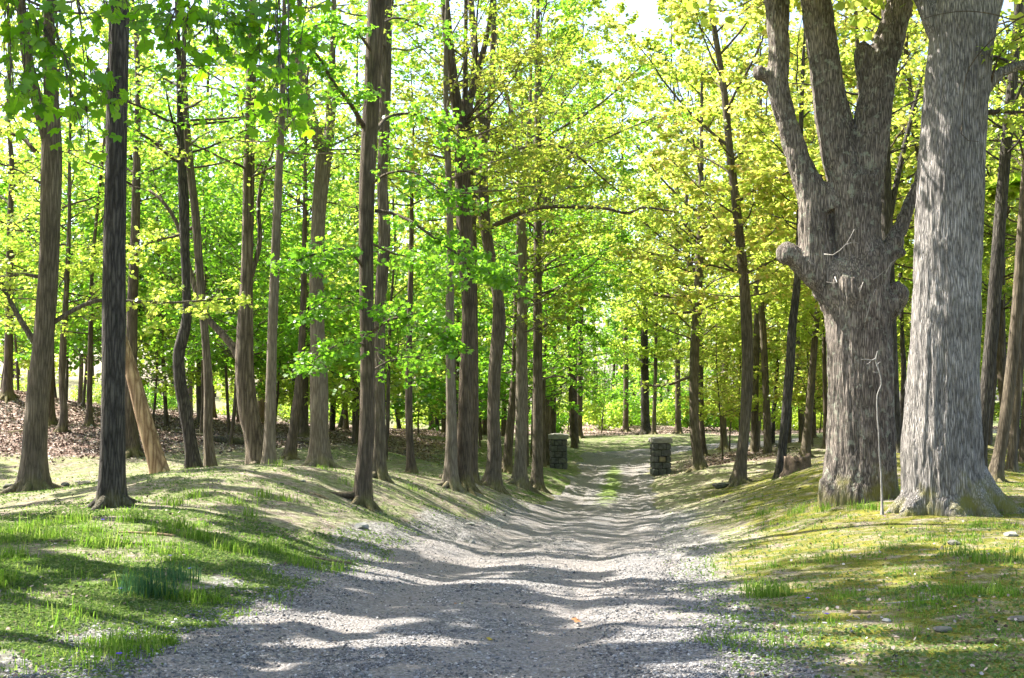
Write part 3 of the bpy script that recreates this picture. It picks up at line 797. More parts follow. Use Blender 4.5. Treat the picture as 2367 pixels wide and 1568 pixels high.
greenc = ramp(nt, nf_, [(0.3, (0.075, 0.13, 0.025)), (0.7, (0.20, 0.25, 0.07))])
soil = mixc(nt, math_(nt, 'MULTIPLY', thin, 0.55), soil, greenc)
# litter
vo = N(nt, 'ShaderNodeTexVoronoi', i_Scale=14.0); nt.links.new(O, vo.inputs['Vector'])
sr = N(nt, 'ShaderNodeSeparateColor'); nt.links.new(vo.outputs['Color'], sr.inputs[0])
litc = ramp(nt, sr.outputs[0], [(0, (0.09, 0.058, 0.046)), (0.4, (0.18, 0.125, 0.10)), (0.75, (0.31, 0.235, 0.20)), (1, (0.44, 0.37, 0.33))])
def zmask(ch, lo=0.3, hi=0.6, nz=nm_, amt=1.5, sc_=1.0):
    v = math_(nt, 'ADD', math_(nt, 'MULTIPLY', ch, sc_), math_(nt, 'MULTIPLY', math_(nt, 'SUBTRACT', nz, 0.5), amt))
    return ramp(nt, v, [(lo, (0, 0, 0)), (hi, (1, 1, 1))])
c = soil
mossc = ramp(nt, nb_, [(0.3, (0.052, 0.066, 0.012)), (0.5, (0.125, 0.12, 0.018)), (0.7, (0.21, 0.178, 0.028))])
mossc = mixc(nt, 1.0, mossc, spk, 'MULTIPLY')
c = mixc(nt, math_(nt, 'MULTIPLY', zmask(sx.outputs[2], 0.30, 0.72, nm_, 1.9, 0.62), 0.9), c, mossc)
grc = ramp(nt, nf_, [(0.3, (0.05, 0.09, 0.018)), (0.7, (0.12, 0.175, 0.04))])
c = mixc(nt, math_(nt, 'MULTIPLY', zmask(sx.outputs[1], 0.34, 0.84, nm_, 1.9, 0.60), 0.8), c, grc)
c = mixc(nt, zmask(sx.outputs[0], 0.35, 0.6), c, litc)
vg = N(nt, 'ShaderNodeTexVoronoi', i_Scale=38.0); nt.links.new(O, vg.inputs['Vector'])
sg = N(nt, 'ShaderNodeSeparateColor'); nt.links.new(vg.outputs['Color'], sg.inputs[0])
gvc = ramp(nt, sg.outputs[0], [(0, (0.07, 0.067, 0.065)), (0.55, (0.155, 0.148, 0.142)), (1, (0.31, 0.295, 0.28))])
ga = N(nt, 'ShaderNodeAttribute', attribute_name='gravelly')
c = mixc(nt, math_(nt, 'MULTIPLY', zmask(ga.outputs['Fac'], 0.35, 0.7, nf_, 1.0), 0.9), c, gvc)
bs = N(nt, 'ShaderNodeBsdfDiffuse'); nt.links.new(c, bs.inputs[0])
hh = math_(nt, 'ADD', math_(nt, 'MULTIPLY', nf_, 0.6), math_(nt, 'ADD', math_(nt, 'MULTIPLY', nff, 0.35), math_(nt, 'MULTIPLY', vo.outputs[0], 0.3)))
bp = N(nt, 'ShaderNodeBump', i_Strength=0.9, i_Distance=0.05); nt.links.new(hh, bp.inputs['Height']); nt.links.new(bp.outputs[0], bs.inputs['Normal'])
nt.links.new(bs.outputs[0], out.inputs[0])
M_GROUND = m
me = build_mesh('woodland_floor', V, [quads], M_GROUND)
zz = zones(X.ravel(), Y.ravel(), RD.ravel())
ca = me.color_attributes.new('zone', 'FLOAT_COLOR', 'POINT')
ca.data.foreach_set('color', np.column_stack([zz[0], zz[1], zz[2], np.ones(len(V))]).astype(np.float32).ravel())
fa = me.attributes.new('gravelly', 'FLOAT', 'POINT'); fa.data.foreach_set('value', zz[3].astype(np.float32))
tag(link('ground', me), None, None, kind='structure')

# ------------------------------------------------------------------ the drive
rs = np.concatenate([np.arange(0, 45, 0.14), np.arange(45, RS[-1], 0.3)])
rx, ry = np.interp(rs, RS, RC[:, 0]), np.interp(rs, RS, RC[:, 1])
tx, ty = np.gradient(rx, rs), np.gradient(ry, rs)
tl = np.hypot(tx, ty); nx, ny = ty / tl, -tx / tl            # to the right of travel
NA = 41
u = np.linspace(-1, 1, NA)
W = half_w(ry)[:, None] + 0.38
RX, RY = rx[:, None] + nx[:, None] * u * W, ry[:, None] + ny[:, None] * u * W
RZ = height(RX, RY)
off = np.abs(u)[None] * W - half_w(ry)[:, None]
en = (fbm(RX * 1.3, RY * 1.3, 0, 21, 3) - 0.5) * 0.7
fn = (fbm(RX * 5, RY * 5, 0, 25, 2) - 0.5) * 0.22
drop = sstep(-0.25, 0.30, off - en - fn)
au = np.abs(u)[None] * W
rut = -0.035 * np.exp(-((au - 0.78) / 0.26) ** 2) + 0.03 * np.exp(-(au / 0.35) ** 2)
RZ = RZ + 0.012 + rut + (fbm(RX * 7, RY * 7, 0, 41, 2) - 0.5) * 0.02 - drop * 0.12
V = np.column_stack([RX.ravel(), RY.ravel(), RZ.ravel()])
idx = np.arange(len(V)).reshape(RX.shape)
quads = np.stack([idx[:-1, :-1], idx[:-1, 1:], idx[1:, 1:], idx[1:, :-1]], -1).reshape(-1, 4)
m, nt, out = new_mat('driveway_gravel')
tc = N(nt, 'ShaderNodeTexCoord'); O = tc.outputs['Object']
gs = N(nt, 'ShaderNodeAttribute', attribute_name='grassy')
wd = N(nt, 'ShaderNodeTexNoise', i_Scale=30.0, i_Detail=2.0); nt.links.new(O, wd.inputs['Vector'])
wv = N(nt, 'ShaderNodeMixRGB', blend_type='ADD', i_0=0.02); nt.links.new(O, wv.inputs[1]); nt.links.new(wd.outputs[1], wv.inputs[2])
v1 = N(nt, 'ShaderNodeTexVoronoi', i_Scale=44.0); nt.links.new(wv.outputs[0], v1.inputs['Vector'])
v2 = N(nt, 'ShaderNodeTexVoronoi', i_Scale=85.0); nt.links.new(wv.outputs[0], v2.inputs['Vector'])
s1 = N(nt, 'ShaderNodeSeparateColor'); nt.links.new(v1.outputs['Color'], s1.inputs[0])
s2 = N(nt, 'ShaderNodeSeparateColor'); nt.links.new(v2.outputs['Color'], s2.inputs[0])
cc = ramp(nt, s1.outputs[0], [(0, (0.07, 0.067, 0.066)), (0.5, (0.155, 0.149, 0.145)), (0.85, (0.26, 0.25, 0.24)), (1, (0.40, 0.385, 0.37))])
c2 = ramp(nt, s2.outputs[1], [(0, (0.075, 0.072, 0.07)), (0.6, (0.17, 0.162, 0.156)), (1, (0.30, 0.285, 0.27))])
cc = mixc(nt, 0.45, cc, c2)
nl = noise(nt, O, 0.9, 5, 0.65); nh = noise(nt, O, 6, 4, 0.65)
dust = ramp(nt, nl, [(0.40, (0, 0, 0)), (0.62, (1, 1, 1))])
tk = N(nt, 'ShaderNodeAttribute', attribute_name='track')
dust = math_(nt, 'MAXIMUM', dust, math_(nt, 'MULTIPLY', tk.outputs['Fac'], math_(nt, 'ADD', nl, 0.25)), None, True)
cc = mixc(nt, math_(nt, 'MULTIPLY', dust, 0.55), cc, (0.235, 0.205, 0.18))
nh2 = noise(nt, O, 2.2, 6, 0.75)
gm = ramp(nt, math_(nt, 'ADD', gs.outputs['Fac'], math_(nt, 'MULTIPLY', math_(nt, 'SUBTRACT', nh2, 0.5), 2.2)), [(0.42, (0, 0, 0)), (0.85, (1, 1, 1))])
cc = mixc(nt, math_(nt, 'MULTIPLY', gm, 0.85), cc, ramp(nt, nh, [(0.3, (0.07, 0.13, 0.02)), (0.7, (0.19, 0.24, 0.05))]))
bs = N(nt, 'ShaderNodeBsdfDiffuse'); nt.links.new(cc, bs.inputs[0])
hh = math_(nt, 'ADD', math_(nt, 'MULTIPLY', v1.outputs[0], -0.7), math_(nt, 'ADD', math_(nt, 'MULTIPLY', v2.outputs[0], -0.3), math_(nt, 'MULTIPLY', nh, 0.5)))
bp = N(nt, 'ShaderNodeBump', i_Strength=0.9, i_Distance=0.03); nt.links.new(hh, bp.inputs['Height']); nt.links.new(bp.outputs[0], bs.inputs['Normal'])
nt.links.new(bs.outputs[0], out.inputs[0])
M_DRIVE = m
me = build_mesh('driveway', V, [quads], M_DRIVE)
tw_ = (np.exp(-((au - 0.80) / 0.30) ** 2)).ravel() * np.ones(len(V))
fa = me.attributes.new('track', 'FLOAT', 'POINT'); fa.data.foreach_set('value', tw_.astype(np.float32))
gw = (np.exp(-((au) / 0.42) ** 2) * (sstep(28, 38, RY) * sstep(57, 48, RY) * 0.75 + 0.10)).ravel()
fa = me.attributes.new('grassy', 'FLOAT', 'POINT'); fa.data.foreach_set('value', gw.astype(np.float32))
tag(link('driveway', me), None, None, kind='structure')


def clear(p):
    """foliage kept off the ground and off the lane of the drive"""
    d, _ = road_dist(p[:, 0], p[:, 1])
    g = np.interp(d, [0, 3.0, 4.0], [4.4, 3.4, 1.0])
    zz = np.interp(p[:, 1], RC[:430, 1], RC[:430, 2])
    return (p[:, 2] - zz > g) & (p[:, 1] > 3)


# ------------------------------------------------------------------ build the traced trees
for t in TREES:
    d = t['d']
    pts = t['pts']
    t['H'] = (min(t['H'], 12.5) if d < 24 else max(t['H'], 15.5) if t['H'] > 9 and d > 31 else t['H']) if t['H'] else 0
    if d < 32 and t['H'] > 9: t['h0'] = max(t['h0'], 8.3 if t['key'] in ('forked', 'stout') else 6.2)
    t['lod'] = 1 if d < 27.5 else t['lod']
    if d < 60 and t['leaf'] != 'gold': t['size'] *= .80; t['n'] = int(t['n'] * 1.15)
    if t['leaf'] == 'gold' and d > 30: t['n'] = int(t['n'] * 1.55)
    t['n'] = int(t['n'] * (.65 if d < 32 else 1.5)); t['nb'] = int(t['nb'] * (.8 if d < 32 else 1.25))
    if t['leaf'] == 'olive': t['n'] = int(t['n'] * 1.7)
    P = [np.append(at(px, py, d), w * d / F / 2) for px, py, w in pts]
    base = P[0][:3].copy()
    base[2] = float(height(base[0], base[1]))
    P[0][2] = base[2] - 0.02
    # the first few points follow the traced picture, above that the tree goes on out of sight
    foot = P[0].copy(); foot[2] -= 0.30; foot[:2] += (P[0][:2] - P[1][:2]) * 0.1
    foot[3] = P[1][3] * 1.12
    P[0][3] = max(P[1][3] * 1.08, P[0][3] * 0.80)
    P = [foot] + P
    g = np.random.default_rng(sum(map(ord, t['key'])) * 13)
    seed = sum(map(ord, t['key']))

    def extend(Q, top):
        Q = list(Q)
        last, prev = Q[-1], Q[-2]
        dirv = unit((last[:3] - prev[:3])[None])[0]
        p = last.copy()
        n = max(1, int((top - p[2]) / 1.5))
        for k in range(n):
            dirv = unit((dirv * 0.7 + np.array([0, 0, 0.35]) + g.normal(0, 0.05, 3))[None])[0]
            p = p.copy(); p[:3] += dirv * 1.5
            p[3] = max(0.012, last[3] * (1 - (k + 1) / (n + 0.3)))
            Q.append(p)
        return Q

    top = base[2] + t['H']
    forks = [[np.append(at(px, py, d + (fi - 0.5) * 0.25 * (k > 0)), w * d / F / 2) for k, (px, py, w) in enumerate(f)] for fi, f in enumerate(t['forks'])]
    if t['H'] and not forks:
        P = extend(P, top)
    forks = [extend(f, top - 0.8 * i) for i, f in enumerate(forks)] if t['H'] else forks
    wood, leaf = MB(), MB()
    near = d < 32
    S = 22 if near else 12
    axes = [stem(wood, P, S, 0.16 if near else 0.3, 0.05, t['flare'], seed)]
    for k, f in enumerate(forks):
        axes.append(stem(wood, f, 14, 0.2, 0.05, 0, seed + k + 1))
    r0 = P[2][3]
    az0 = seed * 1.3
    for k in range(t['roots']):
        az = az0 + k * 6.283 / max(t['roots'], 1) + g.normal(0, 0.3)
        L = r0 * g.uniform(2.6, 4.5)
        if t['key'] == 'front' and k == 0: az, L = 3.25, 0.75
        q = []
        for s in np.linspace(0, 1, 6):
            x = base[0] + math.cos(az) * (r0 * 0.55 + L * s); y = base[1] + math.sin(az) * (r0 * 0.55 + L * s)
            h = float(height(x, y))
            q.append([x, y, h + 0.30 * r0 / 0.15 * 0.5 * (1 - s) ** 2.2 - 0.01 - 0.07 * s, r0 * (0.52 - 0.38 * s)])
        stem(wood, q, 8, 0.08, 0.1, 0, seed + k)
    if not t['crownless']:
        crown(g, wood, leaf, axes if not forks else axes[1:] + axes[:1], t['h0'], t['H'] * 0.97, t['R'], t['nb'], t['n'], t['size'], t['lod'], base[2], clear, bias=1.1 if t['key'].startswith('open') else 1.8)
        for bg in t['boughs']:
            line, bw, nl = bg
            q = np.array([np.append(at(p[0], p[1], d + (p[2] if len(p) > 2 else 0) + 0.12 * k), 0) for k, p in enumerate(line)])
            q[:, 3] = np.linspace(1, 0.3, len(q)) * bw * d / F / 2
            qq = catmull(q, 14)
            stem(wood, q, 8, 0.12, 0.10, 0, seed + 5)
            if nl > 10:
                leafy(g, wood, leaf, qq[None, :, :3], qq[None, :, 3] * 0.6, nl * 1.4, t['size'] * (1.05 if d < 22 else 1.0), min(t['lod'], 1) if d < 32 else t['lod'], K2=12, twigs=2, l2=0.30, flat=0.6)
    t['base'] = base
    o = thing(t['name'], t['label'], t['cat'], base, t['group'])
    t['obj'] = o
    link('trunk', wood.mesh('trunk', BARK[t['bark']], base), o)
    if leaf.n:
        link('crown', leaf.mesh('crown', LEAF[t['leaf']], base), o)

# ------------------------------------------------------------------ the two oaks
def remeshed(mb, voxel, mat, origin, name, amp=0.012, hs=16.0, vs=1.5, seed=3, key2=False):
    me = mb.mesh(name + '_raw', None, (0, 0, 0))
    ob = bpy.data.objects.new(name + '_raw', me); COL.objects.link(ob)
    md = ob.modifiers.new('r', 'REMESH'); md.mode = 'VOXEL'; md.voxel_size = voxel; md.use_smooth_shade = True
    sm = ob.modifiers.new('s', 'SMOOTH'); sm.iterations = 5; sm.factor = 0.5
    dg = bpy.context.evaluated_depsgraph_get()
    ev = ob.evaluated_get(dg)
    m2 = bpy.data.meshes.new_from_object(ev)
    bpy.data.objects.remove(ob); bpy.data.meshes.remove(me)
    n = len(m2.vertices)
    co = np.empty(n * 3, np.float32); m2.vertices.foreach_get('co', co); co = co.reshape(-1, 3).astype(float)
    no = np.empty(n * 3, np.float32); m2.vertices.foreach_get('normal', no); no = no.reshape(-1, 3)
    wx = (fbm(co[:, 0] * 2, co[:, 1] * 2, co[:, 2] * 0.8, 61, 2) - 0.5) * 1.6
    nn = fbm(co[:, 0] * hs + wx, co[:, 1] * hs + wx, co[:, 2] * vs, seed, 3)
    rg = np.clip(np.abs(nn - 0.5) * 6, 0, 1)
    big = fbm(co[:, 0] * 2.2, co[:, 1] * 2.2, co[:, 2] * 1.2, seed + 8, 3) - 0.5
    co = co + no * (amp * (rg - 0.6) + 0.05 * big + (0.035 if key2 else 0.012) * (fbm(co[:, 0] * 7, co[:, 1] * 7, co[:, 2] * 5, seed + 19, 3) - 0.5))[:, None]
    co -= np.asarray(origin)
    m2.vertices.foreach_set('co', co.astype(np.float32).ravel())
    m2.update()
    m2.polygons.foreach_set('use_smooth', np.ones(len(m2.polygons), bool))
    m2.materials.clear(); m2.materials.append(mat)
    m2.name = name
    return m2


def pxline(d, pts):
    return [np.append(at(p[0], p[1], d + (p[3] if len(p) > 3 else 0)), p[2] * d / F / 2) for p in pts]


def blob(mb, c, r, sq=(1, 1, 1), seed=1):
    V, Fc = ico(3)
    R = 1 + 0.25 * (fbm(V[:, 0] * 1.5 + seed, V[:, 1] * 1.5, V[:, 2] * 1.5, seed, 2) - 0.5)
    mb.add(np.asarray(c) + V * R[:, None] * r * np.array(sq), [Fc])


def up(P, top, g, bend=(0, 0)):
    P = list(P); last = P[-1]; dirv = unit((P[-1][:3] - P[-2][:3])[None])[0]
    n = max(2, int((top - last[2]) / 1.2)); p = last.copy()
    for k in range(n):
        dirv = unit((dirv * 0.8 + np.array([bend[0], bend[1], 0.25]) + g.normal(0, 0.07, 3))[None])[0]
        p = p.copy(); p[:3] += dirv * 1.2; p[3] = max(0.03, last[3] * (1 - (k + 1) / (n + 0.5)))
        P.append(p)
    return P


def oak(key, name, label, d, mats, limbs, extra_blobs, roots, base_px, ups, crown_leaf, nb, n, h0, R, boughs, seed, cutp=None):
    g = np.random.default_rng(seed)
    base = at(*base_px, d); base[2] = float(height(base[0], base[1]))
    body = MB()
    axes = []
    for i, L in enumerate(limbs):
        P = pxline(d, L)
        if i == 0:
            f = P[0].copy(); f[2] = base[2] - 0.35; P = [f] + P
        if ups[i]:
            P = up(P, base[2] + ups[i][0], g, ups[i][1])
        stem(body, P, 40 if i == 0 else 28, 0.08, 0.05, 0.0, seed + i)
        axes.append(np.array(P))
    for (px, py, dd, w, sq) in extra_blobs:
        blob(body, at(px, py, d + dd), w * d / F / 2, sq, seed + int(px))
    for (az, L, r) in roots:
        q = []
        for s in np.linspace(0, 1, 7):
            x = base[0] + math.cos(az) * (0.20 + L * s); y = base[1] + math.sin(az) * (0.20 + L * s)
            q.append([x, y, float(height(x, y, False)) + 0.62 * (1 - s) ** 2.6 - 0.04 - 0.10 * s, r * (1.15 - 0.85 * s)])
        stem(body, q, 16, 0.06, 0.08, 0, seed + 3)
    o = thing(name, label, 'tree', base)
    link('trunk', remeshed(body, 0.021, BARK[mats], base, 'trunk', 0.024, 12.0, 1.0, seed, key == 'broken'), o)
    wood, leaf = MB(), MB()
    for (line, bw, nl) in boughs:
        q = np.array([np.append(at(p[0], p[1], d + p[2]), 0) for p in line])
        q[:, 3] = np.linspace(1, 0.25, len(q)) * bw * d / F / 2
        tw = MB(); stem(tw, q, 8, 0.1, 0.06, 0, seed)
        nm = 'twig' if bw < 8 else 'bough'
        link(nm, tw.mesh(nm, BARK['twig' if key == 'broken' else 'brown'], base), o)
        if nl:
            qq = catmull(q, 14)
            leafy(g, wood, leaf, qq[None, :, :3], qq[None, :, 3] * 0.6, nl, 0.07, 1, K2=8, twigs=2, l2=0.3)
    ax = [np.array(catmull(a, 30)) for a, u_ in zip(axes, ups) if u_]
    crown(g, wood, leaf, ax, h0, 17, R, nb, n, 0.085, 2, base[2], clear)
    link('branches', wood.mesh('branches', BARK['brown'], base), o)
    link('crown', leaf.mesh('crown', LEAF[crown_leaf], base), o)
    return o, base


OAK2, b2 = oak('big', 'oak_tree', 'massive pale grey oak trunk, straight and unbroken, with mossy flaring roots', 17.0, 'oak',
    [[(2180, 1172, 200), (2180, 1130, 190), (2179, 1040, 176), (2180, 909, 161), (2187, 732, 156), (2193, 555, 151), (2200, 370, 149), (2212, 200, 146), (2219, 124, 146), (2226, 40, 150), (2230, -60, 130), (2236, -200, 110)],
     [(2250, 90, 80), (2282, 20, 66), (2305, -60, 58), (2330, -170, 50)],
     [(2175, 80, 60), (2146, 25, 42), (2126, -10, 34), (2100, -70, 30), (2080, -160, 26)],
     [(2270, 205, 44), (2296, 180, 30), (2330, 160, 24), (2375, 148, 22), (2450, 130, 18)]],
    [], [(-0.30, 1.05, .26), (-0.9, 0.8, .22), (-1.6, 0.7, .20), (-2.6, 0.85, .18), (3.3, 0.95, .15), (1.0, 0.6, .17), (2.2, 0.6, .17), (0.3, 0.6, .16)],
    (2180, 1172), [(16, (0, 0)), (14, (.06, 0)), (12, (-.08, 0)), None], 'gold', 44, 6500, 7.4, 5.2,
    [([(2272, 262, 0), (2310, 258, -.05), (2367, 259, 0), (2440, 250, .2)], 14, 60),
     ([(2420, 20, -.75), (2367, 38, -.75), (2330, 60, -.72), (2290, 95, -.68), (2255, 135, -.64), (2235, 170, -.60), (2226, 220, -.56), (2224, 285, -.52)], 5, 0),
     ([(2367, 38, -.75), (2340, 46, -.74), (2300, 34, -.72), (2230, 26, -.70), (2160, 36, -.65), (2120, 50, -.5)], 4, 0),
     ([(2224, 285, -.52), (2222, 312, -.53), (2238, 325, -.52), (2262, 328, -.52)], 3, 0),
     ([(2290, 190, -.2), (2310, 130, -.4), (2345, 95, -.5), (2400, 70, -.5)], 6, 60)], 5)

OAK1, b1 = oak('broken', 'oak_tree', 'massive knobbly oak with several thick limbs, sawn stubs and burls', 18.5, 'oakb',
    [[(1988, 1141, 186), (1990, 1085, 164), (1988, 909, 147), (1981, 732, 152), (1970, 665, 165), (1988, 605, 132), (1978, 560, 112), (1975, 480, 112), (1978, 410, 110)],
     [(1972, 500, 84), (1956, 420, 84), (1938, 340, 86), (1921, 248, 77), (1902, 124, 72), (1885, 0, 70), (1872, -120, 62)],
     [(1990, 500, 76), (2000, 410, 84), (2010, 330, 84), (2023, 240, 80), (2042, 135, 74), (2068, 50, 62), (2087, -20, 58), (2108, -120, 52)],
     [(1925, 672, 90), (1896, 618, 78), (1884, 560, 76), (1880, 490, 70), (1874, 440, 68), (1846, 372, 57), (1822, 295, 53), (1800, 205, 52), (1802, 105, 48), (1795, 0, 54), (1782, -110, 46)],
     [(1930, 670, 80), (1880, 628, 72), (1850, 606, 58), (1824, 588, 46)],
     [(2020, 610, 66), (2050, 585, 52), (2072, 545, 38), (2088, 510, 34), (2108, 458, 30), (2122, 424, 27), (2135, 380, 24)],
     [(2030, 720, 80), (2058, 695, 70), (2074, 684, 58)],
     [(1800, 190, 42), (1776, 176, 36), (1755, 168, 30)],
     [(2016, 215, 60), (2002, 165, 46), (1996, 130, 44), (2000, 104, 30)],
     [(1930, 480, 70), (1908, 445, 52), (1893, 440, 44)]],
    [(1822, 588, -.05, 52, (1, 1, 1)), (2074, 682, -.03, 62, (.8, 1, 1)), (1754, 169, 0, 36, (.8, 1, 1)), (1890, 442, -.05, 46, (.7, 1, 1)), (1998, 128, 0, 52, (.8, .9, 1.2)), (2068, 560, 0, 48, (1, 1, .8)), (2078, 585, -.05, 30, (1.2, 1, .8))],
    [(-0.5, 0.5, .17), (-1.4, 0.45, .16), (-2.4, 0.55, .17), (3.1, 0.5, .15), (1.5, 0.5, .16), (.4, .5, .16)],
    (1988, 1141), [None, (15, (-.05, 0)), (15, (.05, 0)), (13, (-.06, 0)), None, (9, (.1, .05)), None, None, None, None], 'gold', 40, 6000, 7.6, 4.6,
    [([(1905, 588, -.5), (1925, 590, -.55), (1955, 566, -.6), (1975, 530, -.6)], 3, 0), ([(1955, 566, -.6), (1972, 560, -.62), (1985, 563, -.6)], 2, 0),
     ([(1990, 690, -.5), (1985, 672, -.55), (1996, 650, -.58), (1986, 678, -.6)], 4, 0), ([(2000, 745, -.5), (2012, 700, -.55), (2024, 668, -.58)], 3, 0),
     ([(2005, 655, -.5), (2028, 640, -.52), (2046, 625, -.5)], 3, 0), ([(1930, 640, -.5), (1934, 655, -.55), (1910, 652, -.56)], 3, 0), ([(2045, 640, -.45), (2058, 610, -.5), (2072, 600, -.5)], 3, 0),
     ([(2090, 900, .6), (2100, 860, .6), (2110, 820, .6)], 3, 0)], 9)
# hole in the sawn stub: a near-black ball, its shade put into the colour
V, Fc = ico(2)
hole = MB(); hole.add(at(1880, 448, 18.5 - 0.14) + V * np.array([.055, .06, .06]), [Fc])
link('knot_hole', hole.mesh('knot_hole', plain_mat('hole_shade', (0.012, 0.009, 0.007), (0.03, 0.022, 0.016)), b1), OAK1)

# bare dead sapling between the oaks
q = MB()
D0 = 16.75
sap = [(2039, 1150, 5), (2037, 1110, 3.8), (2033, 1050, 3.4), (2031, 1000, 3.2), (2028, 960, 3), (2028, 915, 3), (2037, 888, 3), (2033, 862, 2.8), (2026, 842, 2.6), (2022, 828, 2.4)]
sp_ = pxline(D0, sap); sb = sp_[0].copy(); sb[2] = float(height(sb[0], sb[1])); sp_[0][2] = sb[2] - 0.1
stem(q, sp_, 8, 0.03, 0.10, 0.3, 4)
for ln in ([(2022, 830, 5), (2014, 833, 0), (2004, 831, 0), (1990, 831, 2.5)], [(2024, 834, 5), (2026, 822, 4), (2028, 812, 3)], [(2014, 833, 3), (2009, 840, 2), (2003, 842, 1.5)], [(2026, 846, 3), (2032, 838, 2.5), (2037, 837, 2)], [(2030, 862, 3), (2023, 861, 2), (2018, 860, 1.5)]):
    ln = [(a, b, (w or 4) * .6) for a, b, w in ln]
    stem(q, pxline(D0, ln), 6, 0.02, 0.05, 0, 2)
o = thing('dead_sapling', 'bare bleached dead sapling, thin as a stick, standing between the two oaks', 'sapling', sb[:3])
link('trunk', q.mesh('trunk', BARK['twig'], sb[:3]), o)
# ------------------------------------------------------------------ gate pillars
M_STONE = plain_mat('grey_gate_stone', (0.045, 0.044, 0.043), (0.14, 0.135, 0.13), 6.0, 0.9, 0.6)
M_CAP = plain_mat('pale_cap_stone', (0.14, 0.13, 0.118), (0.31, 0.29, 0.26), 5.0, 0.9, 0.6, (0.10, 0.10, 0.06))
M_MORTAR = plain_mat('dark_mortar', (0.025, 0.024, 0.022), (0.06, 0.055, 0.05), 12.0, 0.95, 0.4)
M_TAN = plain_mat('tan_stone', (0.14, 0.115, 0.07), (0.26, 0.21, 0.13), 7.0, 0.9, 0.5)
M_IRON = plain_mat('rusty_iron', (0.03, 0.024, 0.02), (0.09, 0.06, 0.045), 20.0, 0.7, 0.2)
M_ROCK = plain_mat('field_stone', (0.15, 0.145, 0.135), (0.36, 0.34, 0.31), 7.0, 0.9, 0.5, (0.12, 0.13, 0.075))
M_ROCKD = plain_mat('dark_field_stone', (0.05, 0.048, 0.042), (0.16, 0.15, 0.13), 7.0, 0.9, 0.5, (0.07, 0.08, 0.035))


def rough_block(mb, c, s, seed, rot=0.0):
    """one hewn block, chamfered with a pitched rock face"""
    n = 5
    g = np.linspace(-1, 1, n)
    V, Fq = [], []
    for ax in range(3):
        for sg in (-1, 1):
            A, B = np.meshgrid(g, g)
            P = np.zeros((n, n, 3)); P[..., ax] = sg
            o = [k for k in range(3) if k != ax]
            P[..., o[0]] = A * sg; P[..., o[1]] = B
            if ax == 1: P[..., o[0]] = -P[..., o[0]]
            b0 = len(V) * n * n
            i = np.arange(n * n).reshape(n, n) + b0
            V.append(P.reshape(-1, 3)); Fq.append(np.stack([i[:-1, :-1], i[:-1, 1:], i[1:, 1:], i[1:, :-1]], -1).reshape(-1, 4))
    V = np.concatenate(V)
    e = (np.abs(V) > 0.99).sum(1)
    W = V * np.array(s) * 0.5
    cut = np.where(e >= 2, 0.011, 0.0)[:, None] * np.sign(V) * (np.abs(V) > 0.99)
    W = W - cut
    nz = fbm(W[:, 0] * 9 + seed * 5.3, W[:, 1] * 9, W[:, 2] * 9 + seed, seed, 3) - 0.5
    W = W + V * (np.abs(V) > 0.99) * (nz * 0.034)[:, None] * np.where(e == 1, 1, .35)[:, None]
    cr, sr = math.cos(rot), math.sin(rot)
    W = np.stack([W[:, 0] * cr - W[:, 1] * sr, W[:, 0] * sr + W[:, 1] * cr, W[:, 2]], -1)
    mb.add(W + np.asarray(c), Fq)


def pillar(px, py, d, w, h, rot, label, tan, seed, hinge_side):
    b = at(px, py, d); b[2] = float(height(b[0], b[1])) - 0.03
    o = thing('gate_pillar', label, 'gate pillar', b, 'stone gate pillars')
    o.rotation_euler = (0, 0, rot)
    g = np.random.default_rng(seed)
    core, blk, tanb = MB(), MB(), MB()
    rough_block(core, (0, 0, h * 0.5 - .04), (w * .86, w * .86, h + .1), seed)
    nc = 5
    ch = h / nc
    for k in range(nc):
        z = ch * (k + .5)
        ww = w * (1.0 + g.normal(0, 0.012))
        pat = [(0, .28, .45, .27), (0, .5, .5), (0, .30, .42, .28), (0, .46, .54), (0, .3, .42, .28)][k][1:]
        x = -ww / 2
        for j, fr in enumerate(pat):
            bw = ww * fr
            tgt = tanb if (tan and k == 2 and j == 1) else blk
            sx = bw - (0.05 if (tan and k == 2 and j == 1) else 0.011)
            for yy in (-1, 1):
                rough_block(tgt if yy < 0 else blk, (x + bw / 2, yy * ww * 0.26, z + g.normal(0, .004)), (sx, ww * 0.5 + g.normal(0, .012), ch - 0.013 - (0.02 if tgt is tanb else 0)), seed * 31 + k * 7 + j + (3 if yy > 0 else 0))
            x += bw
    link('mortar_core', core.mesh('mortar_core', M_MORTAR, smooth=False), o)
    link('shaft', blk.mesh('shaft', M_STONE, smooth=False), o)
    if tan: link('inset_stone', tanb.mesh('inset_stone', M_TAN, smooth=False), o)
    c = MB(); rough_block(c, (0, 0, 0), (w * 1.14, w * 1.14, 0.20), seed + 50)
    Vc = c.V[0]; Vc[:, 2] += 0.035 * (1 - (np.hypot(Vc[:, 0], Vc[:, 1]) / (w * .7)) ** 2) * (Vc[:, 2] > 0.03)
    Vc[:, 2] += h + 0.105
    link('cap_stone', c.mesh('cap_stone', M_CAP, smooth=False), o)
    hm = MB()
    for zz in (h * .82,):
        stem(hm, [(hinge_side * w * .46, -.05, zz, .018), (hinge_side * w * .58, -.05, zz, .018), (hinge_side * w * .60, -.05, zz + .09, .016)], 8, .03, 0, 0, 1)
    link('hinge_pin', hm.mesh('hinge_pin', M_IRON), o)
    return o


pillar(1527, 1099, 46.5, 0.68, 1.17, 0.10, 'grey stone gate pillar with pale sunlit cap and tan inset stone', True, 3, -1)
pillar(1291, 1086, 49, 0.70, 1.17, -0.06, 'darker shaded stone gate pillar half covered by leaf sprays', False, 8, 1)

